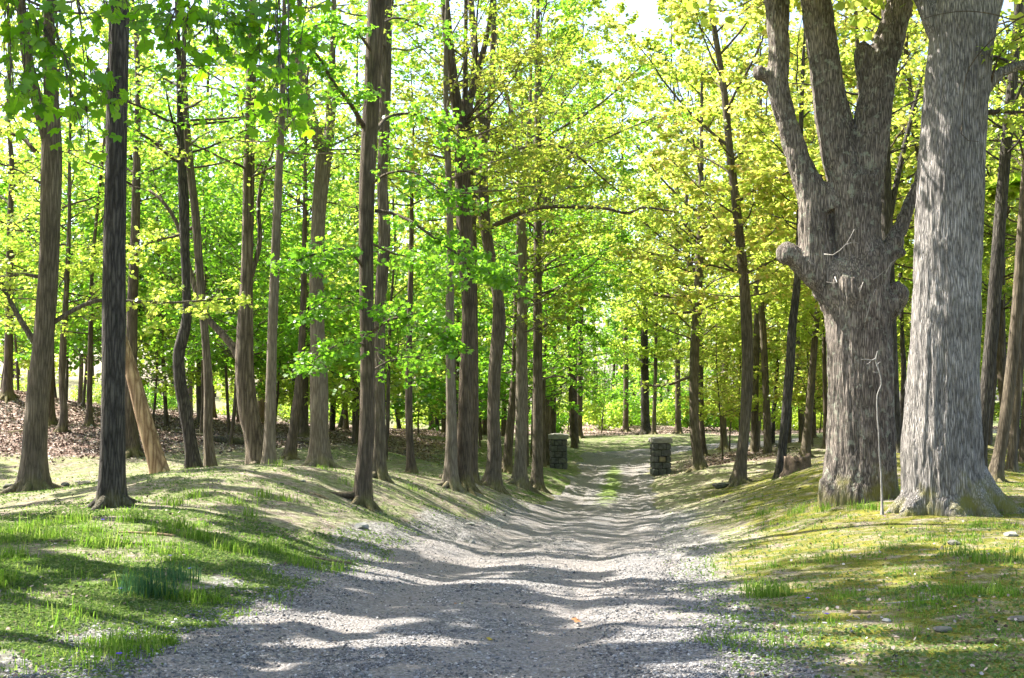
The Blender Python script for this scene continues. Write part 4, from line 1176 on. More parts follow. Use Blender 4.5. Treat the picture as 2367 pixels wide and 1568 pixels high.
# ------------------------------------------------------------------ stump, logs, stones, sticks
def ground_pt(px, py, d):
    p = at(px, py, d)
    p[2] = float(height(p[0], p[1]))
    return p


b = ground_pt(1844, 1098, 29.5)
o = thing('tree_stump', 'low hollow weathered tree stump on the mossy ground beside a bending trunk', 'stump', b)
n, S = 12, 40
th = np.linspace(0, 2 * np.pi, S, endpoint=False)
zz = np.linspace(-.08, .42, n)
R = 0.30 + 0.10 * np.exp(-np.clip(zz, 0, 1) / .08)[:, None] * (1 + .6 * np.cos(th * 5))[None] + 0.05 * (fbm(np.cos(th)[None] * 3, np.sin(th)[None] * 3, zz[:, None] * .8, 4, 3) - .5) * 2
topz = zz[:, None] + (zz[:, None] > .34) * 0.16 * (fbm(np.cos(th)[None] * 4, np.sin(th)[None] * 4, 0, 8, 2) - .5) * 2
Vo = np.stack([R * np.cos(th), R * np.sin(th), topz], -1)
Vi = np.stack([R[-1] * .62 * np.cos(th), R[-1] * .62 * np.sin(th), topz[-1] - .03], -1)[None]
Vb = np.stack([R[-1] * .5 * np.cos(th), R[-1] * .5 * np.sin(th), topz[-1] * 0 + .06], -1)[None]
A = np.concatenate([Vo, Vi, Vb]); idx = np.arange(A.shape[0] * S).reshape(-1, S)
q = np.stack([idx[:-1], np.roll(idx, -1, 1)[:-1], np.roll(idx, -1, 1)[1:], idx[1:]], -1).reshape(-1, 4)
mb = MB(); mb.add(A.reshape(-1, 3), [q, np.stack([np.full(S, (A.shape[0] - 1) * S), idx[-1], np.roll(idx[-1], -1)], -1)[1:-1]])
link('stump_body', mb.mesh('stump_body', plain_mat('rotten_stump_wood', (0.035, 0.025, 0.018), (0.16, 0.115, 0.08), 9.0, 0.95, 0.8)), o)
mb = MB(); stem(mb, [(.35, -.08, -.06, .10), (.38, -.09, .08, .09), (.38, -.09, .19, .06)], 9, .05, .15, .2, 5)
link('side_knob', mb.mesh('side_knob', BARK['wood']), o)


def lying(name, label, cat, pts, d, mat, ddepth=0.0, group=None, lift=0.6, side=()):
    mb = MB()
    P = []
    for k, (px, py, w) in enumerate(pts):
        q = at(px, py, d + ddepth * k)
        r = w * d / F / 2
        q[2] = float(height(q[0], q[1])) + r * lift
        P.append(np.append(q, r))
    stem(mb, P, 10, max(0.03, 0.2 * P[0][3] / .05 * .2), 0.10, 0, len(label))
    for a, bb in side:
        P2 = []
        for k, (px, py, w) in enumerate(bb):
            q = at(px, py, d + a); r = w * d / F / 2
            q[2] = max(q[2], float(height(q[0], q[1])) + r * .5) if k else float(height(q[0], q[1])) + r * .5
            P2.append(np.append(q, r))
        stem(mb, P2, 7, 0.04, 0.1, 0, 3)
    c = P[len(P) // 2][:3].copy()
    return tag(link(name, mb.mesh(name, mat, c), None, c), label, cat, group)


lying('fallen_log', 'thick fallen log lying in the leaf litter behind the old furrowed trunk', 'log', [(490, 1040, 18), (540, 1040, 22), (590, 1043, 24)], 33, BARK['dark'])
lying('fallen_log', 'thin dark fallen log on the litter slope behind the leaning dead trunk', 'log', [(395, 1030, 9), (440, 1028, 10), (490, 1034, 9)], 34, BARK['dark'])
lying('fallen_log', 'short mossy log half sunk in the grass before the stone heap', 'log', [(1015, 1105, 14), (1028, 1098, 15), (1042, 1090, 13)], 27.5, BARK['furrow'])
for pts, d, lab in [([(20, 985, 5), (70, 1000, 6), (130, 1012, 5), (180, 1030, 3)], 33, 'bent grey branch lying down the litter slope behind the burl-topped trunk'),
                    ([(310, 1000, 4), (370, 1003, 5), (430, 1012, 4)], 38, 'thin grey branch on the litter behind the elbow-bent dark trunk'),
                    ([(640, 1030, 5), (690, 1026, 6), (735, 1030, 4)], 35, 'grey broken branch on the litter between the furrowed and the forked trunks'),
                    ([(770, 1040, 4), (820, 1034, 5), (880, 1040, 4)], 37, 'slim fallen branch on the litter beyond the bank maple'),
                    ([(880, 1020, 5), (930, 1016, 5), (990, 1022, 4)], 43, 'pale fallen branch on the litter behind the short slim trunk')]:
    lying('fallen_branch', lab, 'branch', pts, d, BARK['grey'])
lying('fallen_branch', 'long grey crooked branch lying across the grassy mound below the black-barked trunk', 'branch', [(110, 1246, 7), (180, 1248, 9), (250, 1252, 8), (300, 1262, 7), (345, 1272, 4)], 12.4, BARK['grey'])
lying('fallen_branch', 'tan bent stick arching through the bright grass on the mound', 'branch', [(275, 1250, 5), (320, 1240, 6), (370, 1238, 8), (405, 1241, 5)], 13, BARK['wood'])
lying('fallen_branch', 'dark short broken branch near the gravel edge below the bank maple', 'branch', [(715, 1285, 8), (760, 1287, 10), (812, 1288, 12)], 13.3, BARK['furrow'])
lying('fallen_branch', 'dark thick stick lying on yellow moss in the near corner', 'branch', [(2205, 1500, 10), (2250, 1500, 12), (2300, 1496, 15)], 8.1, BARK['furrow'], side=[(0, [(2290, 1497, 6), (2330, 1505, 4)])])
lying('fallen_branch', 'curved bare root-like stick on the moss slope beside the gravel', 'branch', [(1968, 1432, 11), (1978, 1452, 10), (2000, 1472, 8), (2015, 1478, 5)], 9.4, BARK['wood'])
lying('fallen_branch', 'thin pale twig crossing the moss below the big pale oak', 'branch', [(2040, 1418, 3), (2100, 1424, 4), (2170, 1436, 3)], 9.8, BARK['twig'])
lying('fallen_branch', 'pale forked stick on the sandy mound near the bank maple root', 'branch', [(715, 1162, 4), (735, 1153, 6), (760, 1165, 5)], 18.2, BARK['wood'])


def rock(px, py, d, w, label, seed, mat=None, squash=.6, group=None, name='rock', jag=.5):
    b = ground_pt(px, py, d)
    r = w * d / F / 2
    V, Fc = rock_geo(r, seed, 3 if w > 10 else 2, squash, jag)
    mb = MB(); mb.add(V, [Fc])
    ob = link(name, mb.mesh(name, mat or M_ROCK, smooth=False), None, b + np.array([0, 0, r * squash * .45]))
    return tag(ob, label, 'rock', group)


rock(838, 1206, 16.2, 36, 'rounded pale grey rock on the grassy bank below the bank maple', 2)
rock(1087, 1178, 20.3, 24, 'flat brown rock on the bare bank above the gravel', 5, M_ROCK, .4)
rock(1092, 1206, 19, 15, 'small upright stone at the foot of the bare bank', 7, M_ROCK, 1.0)
rock(1166, 1158, 25, 9, 'tiny dark stone on the bank near the bow-curved trunk', 9, M_ROCKD, .9)
rock(1667, 1120, 33, 52, 'low dark craggy lump of rotten wood on the moss beside the bank leaner', 12, M_ROCKD, .34, None, 'rock', 1.3)  # a lump of rotten wood, built with the rock shape and stone colour
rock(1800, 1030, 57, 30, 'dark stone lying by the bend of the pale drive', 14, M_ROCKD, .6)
rock(2335, 1226, 13.9, 40, 'half-buried grey stone in bare soil past the big oak', 16, M_ROCK, .35)
rock(2205, 1232, 13.6, 34, 'dark half-buried stone in the soil below the big oak', 17, M_ROCKD, .4)
rock(2362, 1470, 8.8, 60, 'grey flat stone sunk in yellow moss at the picture edge', 21, M_ROCKD, .28)
rock(2050, 1480, 8.9, 20, 'pale pebble-like stone on the moss by the gravel', 22, M_ROCK, .5)
rock(1812, 1492, 8.6, 22, 'small blue-grey stone at the mossy border of the gravel', 23, M_ROCK, .6)
rock(2183, 1486, 8.5, 50, 'low dark stone beside the thick stick on yellow moss', 25, M_ROCKD, .3)
rock(700, 1130, 19.2, 16, 'mottled stone poking from the sandy mound top', 27, M_ROCK, .4)
g = np.random.default_rng(5)
for k in range(30):
    px = g.uniform(1085, 1275); f = (px - 1085) / 190
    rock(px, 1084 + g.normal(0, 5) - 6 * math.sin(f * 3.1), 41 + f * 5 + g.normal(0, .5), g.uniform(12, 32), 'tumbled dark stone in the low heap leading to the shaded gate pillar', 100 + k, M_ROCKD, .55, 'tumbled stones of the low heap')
for k in range(16):
    px = g.uniform(-30, 180) if k < 12 else g.uniform(180, 260)
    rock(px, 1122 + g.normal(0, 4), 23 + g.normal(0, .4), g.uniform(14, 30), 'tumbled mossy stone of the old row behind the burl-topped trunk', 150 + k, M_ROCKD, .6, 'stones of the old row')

# ------------------------------------------------------------------ ground cover that nobody could count
def scatter(n, x0, x1, y0, y1, g, dens=None):
    out, got = [], 0
    while got < n:
        # even in the picture rather than on the plan: more of them nearby
        v = g.uniform(0, 1, n * 2)
        y = 1 / (1 / y0 + (1 / y1 - 1 / y0) * v)
        x = g.uniform(-1, 1, n * 2) * y * 0.47 + 0.0
        ok = (x > x0) & (x < x1)
        if dens is not None:
            ok &= g.uniform(0, 1, n * 2) < dens(x, y)
        out.append(np.column_stack([x[ok], y[ok]])); got += ok.sum()
        if ok.sum() == 0: break
    return np.concatenate(out)[:n]


def blades(P, h, w, g, lean=0.95):
    n = len(P)
    z = height(P[:, 0], P[:, 1])
    az = g.uniform(0, 6.283, n)
    dirv = np.column_stack([np.cos(az), np.sin(az), np.zeros(n)])
    side = np.column_stack([-np.sin(az), np.cos(az), np.zeros(n)])
    B = np.column_stack([P, z - 0.01])
    l = g.uniform(0.0, 1.0, n) ** .8 * lean
    m = B + dirv * (h * l * .28)[:, None] + np.array([0, 0, 1]) * (h * .55)[:, None]
    t = B + dirv * (h * l * 1.0)[:, None] + np.array([0, 0, 1]) * (h * (1 - .60 * l))[:, None]
    w = w[:, None]
    V = np.stack([B - side * w, B + side * w, m + side * w * .8, m - side * w * .8, t], 1).reshape(-1, 3)
    k = np.arange(n)[:, None] * 5
    return V, [k + np.array([[0, 1, 2, 3]]), k + np.array([[3, 2, 4]])]


M_GRASS = island_mat('grass_blades', [(0, (0.05, 0.11, 0.015)), (0.6, (0.10, 0.18, 0.03)), (1, (0.19, 0.23, 0.07))], 0.8,
                     [(0, (0.13, 0.28, 0.02)), (0.6, (0.23, 0.40, 0.04)), (1, (0.36, 0.44, 0.09))], 0.42)
M_BLUEGRASS = island_mat('bluish_grass', [(0, (0.03, 0.075, 0.03)), (1, (0.07, 0.13, 0.06))], 0.8, [(0, (0.06, 0.16, 0.06)), (1, (0.10, 0.22, 0.08))], 0.35)
M_LITTER = island_mat('dry_leaf', [(0, (0.09, 0.06, 0.047)), (0.4, (0.18, 0.13, 0.105)), (0.8, (0.32, 0.25, 0.21)), (1, (0.46, 0.40, 0.36))], 0.9)
M_WEED = island_mat('tiny_weed_leaf', [(0, (0.055, 0.10, 0.03)), (0.7, (0.115, 0.165, 0.055)), (1, (0.22, 0.225, 0.12))], 0.8,
                    [(0, (0.11, 0.21, 0.03)), (1, (0.25, 0.32, 0.09))], 0.35)
M_PEBBLE = island_mat('gravel_stone', [(0, (0.07, 0.068, 0.068)), (0.4, (0.13, 0.126, 0.123)), (0.75, (0.215, 0.205, 0.197)), (0.95, (0.33, 0.315, 0.30)), (1, (0.45, 0.43, 0.41))])
M_CHIP = island_mat('pale_chip', [(0, (0.12, 0.10, 0.08)), (0.6, (0.27, 0.24, 0.20)), (1, (0.45, 0.42, 0.38))])

g = np.random.default_rng(77)


def dens_grass(x, y):
    rd, _ = road_dist(x, y)
    z = zones(x, y, rd)
    n = fbm(x * 1.6, y * 1.6, 0, 51, 3)
    patch = sstep(0.45, 0.62, n)
    left = x < np.interp(y, RC[:, 1], RC[:, 0])
    a = np.where(left, z[1] * (0.10 + .9 * patch ** 1.5) + 0.06 * patch, z[2] * (0.06 + 0.5 * patch ** 2) + z[1] * .2)
    return np.clip(a, 0, 1) * sstep(1.35, 1.9, rd) * np.maximum(sstep(7.3, 9.2, y), .06) * (1 - z[0] * .9)


P = scatter(90000, -40, 30, 6.2, 60, g, dens_grass)
clump = fbm(P[:, 0] * 2.2, P[:, 1] * 2.2, 0, 57, 2)
lft = P[:, 0] < np.interp(P[:, 1], RC[:, 1], RC[:, 0])
h = np.clip(g.lognormal(math.log(.035), .55, len(P)), .012, .13) * np.where(lft, 0.6 + 1.7 * sstep(.5, .72, clump) * sstep(3.4, 1.2, np.hypot((P[:, 0] + 4.2) * .62, (P[:, 1] - 10.4) * .55)), 0.5 + 1.0 * sstep(.58, .75, clump))
mb = MB(); mb.add(*blades(P, h, g.uniform(.0022, .004, len(P)) * (1 + P[:, 1] / 30), g))
# separate tufts
tuft_px = [(1010 + 0, 1248, 0)] if False else []
tufts = [(365, 1225, 13.2), (455, 1228, 13), (545, 1250, 12.6), (630, 1235, 13), (470, 1240, 13), (580, 1180, 15.2), (545, 1160, 16), (700, 1295, 12.4), (420, 1215, 13.6), (300, 1215, 13.8), (210, 1240, 13), (120, 1250, 12.6), (60, 1235, 13), (30, 1300, 11.4), (20, 1260, 12.4), (90, 1225, 13.5), (180, 1215, 13.8),
         (1768, 1178, 20), (1840, 1178, 18.4), (1905, 1165, 18), (1990, 1165, 17.5), (2020, 1160, 17.2), (1768, 1370, 11), (1755, 1350, 11.4), (1905, 1290, 13), (2220, 1275, 12.6), (2340, 1300, 12), (2260, 1290, 12), (610, 1148, 17), (660, 1150, 17), (750, 1085, 23), (640, 1090, 20.5), (800, 1110, 20), (950, 1105, 24), (450, 1160, 16.3), (400, 1175, 15.5), (1130, 1150, 25), (1030, 1100, 28)]
for (px, py, d) in tufts:
    b = ground_pt(px, py, d)
    k = int(g.integers(50, 110))
    Q = b[:2] + g.normal(0, 0.085, (k, 2))
    mb.add(*blades(Q, g.uniform(.07, .20, k), g.uniform(.003, .005, k), g, .55))
tag(link('grass', mb.mesh('grass', M_GRASS, smooth=False)), None, None, kind='stuff')
for (px, py, d, lab, n_, hh_) in [(352, 1392, 10.0, 'dark bluish grass clump in the shade low on the grassy mound', 260, .30), (400, 1330, 10.8, 'smaller bluish grass clump just above the dark bluish one', 150, .22), (1770, 1372, 10.9, 'upright green grass clump beside the mossy edge of the gravel', 130, .22), (548, 1255, 12.5, 'dense dark green grass clump in the middle of the sandy mound', 150, .17)]:
    b = ground_pt(px, py, d)
    Q = b[:2] + np.clip(g.normal(0, 0.10, (n_, 2)), -.17, .17) * np.array([1.3, .8])
    mb = MB(); mb.add(*blades(Q, g.uniform(.4, 1.1, n_) * hh_, g.uniform(.0025, .0045, n_), g, .6))
    tag(link('grass_clump', mb.mesh('grass_clump', M_BLUEGRASS if 'blu' in lab else M_GRASS, b, False), None, b), lab, 'grass clump')


def flat_bits(P, size, g, tilt, tm, lift=.006):
    n = len(P)
    z = height(P[:, 0], P[:, 1])
    az = g.uniform(0, 6.283, n)
    ax = np.column_stack([np.cos(az), np.sin(az), g.normal(0, tilt, n)])
    nor = unit(np.column_stack([g.normal(0, tilt, (n, 2)), np.ones(n)]))
    return leaves_geo(np.column_stack([P, z + lift]), ax, nor, size, tm)


# tiny weeds over the bank and mound
def dens_weed(x, y):
    rd, _ = road_dist(x, y)
    z = zones(x, y, rd)
    n = fbm(x * 1.1, y * 1.1, 0, 61, 4)
    left = x < np.interp(y, RC[:, 1], RC[:, 0])
    return np.clip(np.where(left, .30 + z[1] * .6, .10) * sstep(.36, .58, n) * sstep(1.4, 2.1, rd), 0, 1)


P = scatter(70000, -30, 20, 6.2, 34, g, dens_weed)
mb = MB(); mb.add(*flat_bits(P, g.uniform(.008, .02, len(P)) * (1 + P[:, 1] / 60), g, .5, 3, .012))
tag(link('ground_cover', mb.mesh('ground_cover', M_WEED, smooth=False)), None, None, kind='stuff')

# dry leaves
def dens_lit(x, y):
    rd, _ = road_dist(x, y)
    z = zones(x, y, rd)
    return np.clip(z[0] * 1.0 + .0022 * (rd > 1.9), 0, 1)


P = scatter(85000, -60, 40, 6.5, 95, g, dens_lit)
mb = MB(); mb.add(*flat_bits(P, g.uniform(.014, .031, len(P)) * (1 + P[:, 1] / 80) * np.where(P[:, 1] < 24, .6, 1), g, .55, 2, .02))
tag(link('leaf_litter', mb.mesh('leaf_litter', M_LITTER, smooth=False)), None, None, kind='stuff')

# loose gravel stones
I0, IF0 = ico(0)


def pebbles(P, size, g, sink=.3):
    n = len(P)
    rd, _ = road_dist(P[:, 0], P[:, 1])
    z = height(P[:, 0], P[:, 1]) + .012 - .035 * np.exp(-((rd - .78) / .26) ** 2) + .03 * np.exp(-(rd / .35) ** 2)
    az = g.uniform(0, 6.283, n)
    J = I0[None] * (1 + g.uniform(-.28, .28, (n, 12, 1)))
    sc_ = np.stack([size * g.uniform(.7, 1.3, n), size * g.uniform(.6, 1.1, n), size * g.uniform(.4, .75, n)], -1)
    J = J * sc_[:, None]
    c, s = np.cos(az)[:, None], np.sin(az)[:, None]
    V = np.stack([J[..., 0] * c - J[..., 1] * s, J[..., 0] * s + J[..., 1] * c, J[..., 2]], -1)
    V = V + np.column_stack([P, z + size * (.5 - sink)])[:, None]
    Fs = IF0[None] + (np.arange(n) * 12)[:, None, None]
    return V.reshape(-1, 3), [Fs.reshape(-1, 3)]


def dens_peb(x, y):
    rd, _ = road_dist(x, y)
    n = fbm(x * .9, y * .9, 0, 71, 3)
    e = rd - half_w(y) + (n - .5) * 1.2
    side = x > np.interp(y, RC[:, 1], RC[:, 0])
    return np.clip(sstep(.5, -.2, e) * (.30 + .70 * sstep(.4, .6, n)) * (1 - .75 * np.exp(-((rd - .8) / .3) ** 2)) + .05 * sstep(1.3, .2, e) * (side | (y < 9)), 0, 1)


P = scatter(52000, -9, 9, 6.0, 22, g, dens_peb)
mb = MB(); mb.add(*pebbles(P, np.clip(g.lognormal(math.log(.0054), .38, len(P)), .003, .015) * (1 + P[:, 1] / 60), g))
tag(link('gravel', mb.mesh('gravel', M_PEBBLE, smooth=False)), None, None, kind='stuff')
P = scatter(3000, -9, 12, 6.0, 30, g, lambda x, y: .5 * (fbm(x, y, 0, 81, 3) > .5) * np.where(x > np.interp(y, RC[:, 1], RC[:, 0]) + 1.5, .12, .7))
mb = MB(); mb.add(*flat_bits(P, g.uniform(.006, .016, len(P)), g, .4, 3, .010))
tag(link('wood_chips', mb.mesh('wood_chips', M_CHIP, smooth=False)), None, None, kind='stuff')
# violets, fallen yellow leaves
M_VIOLET = island_mat('violet_petal', [(0, (0.11, 0.07, 0.42)), (1, (0.2, 0.13, 0.6))])
M_YLEAF = island_mat('yellow_fallen_leaf', [(0, (0.28, 0.21, 0.04)), (1, (0.33, 0.26, 0.06))])
M_BLEAF = island_mat('brown_fallen_leaf', [(0, (0.3, 0.13, 0.06)), (1, (0.35, 0.18, 0.08))])
for px, py, d, lab in [(395, 1278, 11.7, 'tiny violet flower by the end of the long crooked branch'), (275, 1523, 7.6, 'tiny violet flower low in the grass near the gravel corner'), (438, 1305, 11.1, 'tiny violet flower between the bluish grass clumps'), (278, 1387, 9.9, 'tiny violet flower beside the dark bluish grass clump'), (237, 1220, 13.6, 'tiny violet flower up in the bright mound grass'),
                       (1868, 1402, 10.2, 'pair-like pale violet flower on the slope by the gravel'), (1912, 1465, 9.1, 'tiny violet flower on moss near the curved stick')]:
    b = ground_pt(px, py, d)
    g2 = np.random.default_rng(px)
    a = np.arange(5) * 1.2566
    ax = np.column_stack([np.cos(a), np.sin(a), np.full(5, .4)])
    mb = MB(); mb.add(*leaves_geo(b + np.array([0, 0, .05]) + ax * .012, ax, unit(np.column_stack([-np.cos(a), -np.sin(a), np.full(5, 2.)])), np.full(5, .014), 3))
    s_ = MB(); s_.add(*tubes(np.array([[[0, 0, -.01], [.003, 0, .03], [0, .002, .05]]]) + b, np.full((1, 3), .002), 4))
    o = thing('violet_flower', lab, 'flower', b, 'violets in the grass')
    link('petals', mb.mesh('petals', M_VIOLET, b, False), o); link('stalk', s_.mesh('stalk', M_GRASS, b), o)
for px, py, d, sz, mat, lab in [(1068, 1406, 10.3, .05, M_YLEAF, 'yellow fallen leaf on the gravel in the middle of the drive'), (1052, 1400, 10.4, .035, M_BLEAF, 'brown curled leaf right beside the yellow one on the gravel'), (1727, 1628, 6.4, .07, M_YLEAF, 'yellow fallen leaf at the mossy edge of the gravel'), (1130, 1480, 8.6, .03, M_YLEAF, 'small yellow leaf further up the gravel'), (1330, 1449, 9.4, .05, M_BLEAF, 'reddish leaf on the gravel at the rut')]:
    if py > 1568: py = 1548
    b = ground_pt(px, py, d)
    mb = MB(); mb.add(*leaves_geo(np.array([[0, 0, .03]]), np.array([[.8, .5, .1]]), unit(np.array([[.15, -.3, 1.]])), np.array([sz]), 0))
    tag(link('fallen_leaf', mb.mesh('fallen_leaf', mat, smooth=False), None, b), lab, 'leaf')
# ------------------------------------------------------------------ trees further back: a few kinds, copied
def make_variant(key, H, R, nb, n, h0, size, lod, r, bark, leafm, seed, lean=.04, fork=False, low=.7, K2=7):
    g = np.random.default_rng(seed)
    wood, leaf = MB(), MB()
    bias = 1.35
    P = [[0, 0, -.4, r * 1.15]]
    x = np.zeros(2); v = g.normal(0, lean, 2)
    K = 9
    for k in range(K + 1):
        z = H * k / K
        P.append([x[0], x[1], z, max(.012, r * (1 - .93 * (k / K) ** 1.15))])
        v = v * .7 + g.normal(0, lean, 2); x = x + v * H / K
    axes = [stem(wood, P, 10, .4, .06, .5, seed)]
    if fork:
        i = 5
        q = [P[i]]; q[0] = list(q[0]); dv = g.normal(0, 1, 2); dv /= np.linalg.norm(dv)
        for k in range(1, 6):
            q.append([P[i][0] + dv[0] * .35 * k ** .9, P[i][1] + dv[1] * .35 * k ** .9, P[i][2] + (H * .9 - P[i][2]) * k / 5, max(.012, P[i][3] * (.7 - .12 * k))])
        axes.append(stem(wood, q, 8, .4, .05, 0, seed + 1))
    crown(g, wood, leaf, axes, h0, H * .97, R, nb, n, size, lod, 0.0, None, twigs=lod < 3, low=low, K2=K2)
    return (key, wood.mesh('trunk', BARK[bark]), leaf.mesh('crown', LEAF[leafm]))


TALL = [make_variant('a', 16, 3.4, 32, 7400, 3.2, .076, 2, .15, 'brown', 'fresh', 201, fork=True),
        make_variant('b', 18, 3.3, 32, 7400, 4.2, .076, 2, .17, 'grey', 'yellowgreen', 202),
        make_variant('c', 14, 3.0, 26, 5000, 2.6, .074, 2, .11, 'brown', 'fresh', 203),
        make_variant('d', 15, 2.8, 26, 5000, 3.4, .074, 2, .12, 'dark', 'yellowgreen', 204, .06)]
GOLD = [make_variant('e', 16, 3.3, 32, 7400, 3.6, .073, 2, .13, 'brown', 'gold', 205, fork=True),
        make_variant('f', 14, 2.9, 30, 6400, 3.0, .073, 2, .10, 'grey', 'gold', 206),
        make_variant('g', 17, 3.3, 32, 7400, 3.6, .073, 2, .14, 'brown', 'olive', 207)]
HIGHT = [make_variant('m', 17, 4.0, 34, 9000, 6.2, .073, 2, .14, 'brown', 'gold', 251), make_variant('n', 18, 4.2, 36, 9600, 6.4, .073, 2, .15, 'grey', 'olive', 252, fork=True), make_variant('o', 19, 4.2, 36, 9600, 6.6, .073, 2, .15, 'brown', 'fresh', 253)]
SAP = [make_variant('h', 5.5, 1.7, 24, 2600, 1.2, .070, 2, .035, 'brown', 'yellowgreen', 211, .06, low=.9),
       make_variant('i', 7.0, 2.0, 28, 3200, 1.5, .072, 2, .045, 'grey', 'fresh', 212, .05, low=.9),
       make_variant('j', 6.2, 1.9, 26, 2800, 1.3, .070, 2, .04, 'brown', 'yellowgreen', 213, .07, low=.9)]
BIGSAP = [make_variant('k', 9.0, 2.6, 34, 4600, 2.4, .072, 2, .06, 'brown', 'fresh', 214, .05, low=.9)]
GOLDSAP = [make_variant('l', 6.5, 1.8, 26, 2600, 1.6, .070, 2, .04, 'brown', 'gold', 215, .05, low=.85)]
SHRUB = []
for s, lm in ((221, 'yellowgreen'), (222, 'fresh'), (223, 'yellowgreen')):
    g = np.random.default_rng(s)
    wood, leaf = MB(), MB()
    O = g.normal(0, .12, (12, 3)) * np.array([1, 1, 0])
    az = g.uniform(0, 6.28, 12); el = g.uniform(.5, 1.3, 12)
    D = np.column_stack([np.cos(az) * np.cos(el), np.sin(az) * np.cos(el), np.sin(el)])
    mainp = grow(g, O, D, g.uniform(.9, 1.9, 12), 9, .1, -.01)
    rd_ = np.full((12, 1), .014) * np.linspace(1, .3, 9)[None]
    wood.add(*tubes(mainp, rd_, 5))
    leafy(g, wood, leaf, mainp, rd_, 1900, .06, 2, twigs=False, flat=.8)
    SHRUB.append((str(s), wood.mesh('stems', BARK['brown']), leaf.mesh('foliage', LEAF[lm])))

placed = [(t['base'][0], t['base'][1]) for t in TREES] + [(b1[0], b1[1]), (b2[0], b2[1])]
FAR = []


def put(var, x, y, s, rz, name='woodland_tree', parts=('trunk', 'crown'), kind='tree'):
    z = float(height(x, y)) - .03
    o = bpy.data.objects.new(name, None); COL.objects.link(o)
    o.location = (x, y, z); o.rotation_euler = (0, 0, rz); o.scale = (s, s, s)
    o.empty_display_size = .2
    for nm, me in zip(parts, var[1:]):
        c = bpy.data.objects.new(nm, me); COL.objects.link(c); c.parent = o
    placed.append((x, y))
    FAR.append((o, kind, var[0]))
    return o


g = np.random.default_rng(404)


def free(x, y, r):
    d, _ = road_dist(np.array([x]), np.array([y]))
    return d[0] > 2.6 and all((x - a) ** 2 + (y - b) ** 2 > r * r for a, b in placed)


def strew(n, pxr, dr, kinds, smin, smax, gap, name='woodland_tree', kind='tree', cond=None, parts=('trunk', 'crown')):
    k = tries = 0
    while k < n and tries < n * 40:
        tries += 1
        d = math.sqrt(g.uniform(dr[0] ** 2, dr[1] ** 2))
        px = g.uniform(*pxr)
        x = (px - CX) / F * d
        if not free(x, d, gap) or (cond and not cond(x, d, px)): continue
        put(kinds[g.integers(len(kinds))], x, d, g.uniform(smin, smax), g.uniform(0, 6.28), name, parts, kind)
        k += 1


# the wood on the slope, behind the forked and seamed trunks, beyond the bend and past the oaks
strew(14, (-60, 760), (40, 62), TALL, .8, 1.1, 2.2)
strew(16, (720, 1220), (44, 70), TALL, .8, 1.05, 2.2)
strew(6, (-100, 1000), (64, 74), TALL, .9, 1.1, 2.6)
strew(4, (1000, 1330), (72, 80), TALL, .85, 1.1, 2.6)
strew(14, (1250, 1900), (100, 113), TALL + GOLD[2:], .85, 1.15, 2.4)
strew(24, (1640, 2420), (52, 92), GOLD + GOLD + TALL[:1], .85, 1.15, 2.4, cond=lambda x, y, px: y < 58 or px > 2000)
strew(10, (2080, 2450), (32, 52), GOLD + TALL[1:2], .85, 1.1, 2.4)
strew(4, (1600, 1860), (44, 57), HIGHT[:2], .85, 1.05, 2.2)
strew(4, (1230, 1370), (50, 66), HIGHT[1:], .95, 1.2, 2.2)
strew(6, (1900, 2420), (30, 48), HIGHT[:2], .8, 1.0, 2.2)
# understorey
strew(16, (-60, 900), (31, 50), BIGSAP, .8, 1.15, 2.0, 'sapling', 'sapling')
strew(14, (-50, 900), (30, 52), SAP, .8, 1.15, 1.6, 'sapling', 'sapling')
strew(16, (560, 1230), (40, 66), SAP + BIGSAP, .85, 1.2, 1.8, 'sapling', 'sapling')
strew(7, (1300, 1700), (74, 92), SAP + BIGSAP, .9, 1.3, 2.0, 'sapling', 'sapling')
strew(9, (1700, 2330), (66, 90), GOLDSAP + SAP[:1], .9, 1.2, 2.0, 'sapling', 'sapling')
strew(9, (1640, 1900), (44, 60), GOLDSAP, .8, 1.1, 1.6, 'sapling', 'sapling')
strew(8, (2080, 2420), (34, 60), GOLDSAP + SAP[:1], .8, 1.1, 1.8, 'sapling', 'sapling')
# bushes along the far edge of the lawn
strew(32, (1270, 1960), (83, 98), SHRUB, .9, 1.7, 1.6, 'bush', 'bush', parts=('stems', 'foliage'))
strew(16, (500, 1280), (66, 92), SHRUB, .8, 1.4, 1.6, 'bush', 'bush', parts=('stems', 'foliage'))
strew(8, (0, 420), (60, 84), SHRUB, .8, 1.3, 1.6, 'bush', 'bush', parts=('stems', 'foliage'))
strew(10, (1960, 2420), (70, 92), SHRUB, .8, 1.4, 1.6, 'bush', 'bush', parts=('stems', 'foliage'))

SHADE = [make_variant('s%d' % k, 13.5, 3.6, 6, 5200, 6.0, .12, 2, .13, 'brown', 'yellowgreen', 231 + k, fork=k == 1, K2=4) for k in range(3)]
HIGH = make_variant('t', 16, 4.4, 7, 5200, 8.8, .12, 2, .16, 'brown', 'fresh', 241, K2=4)
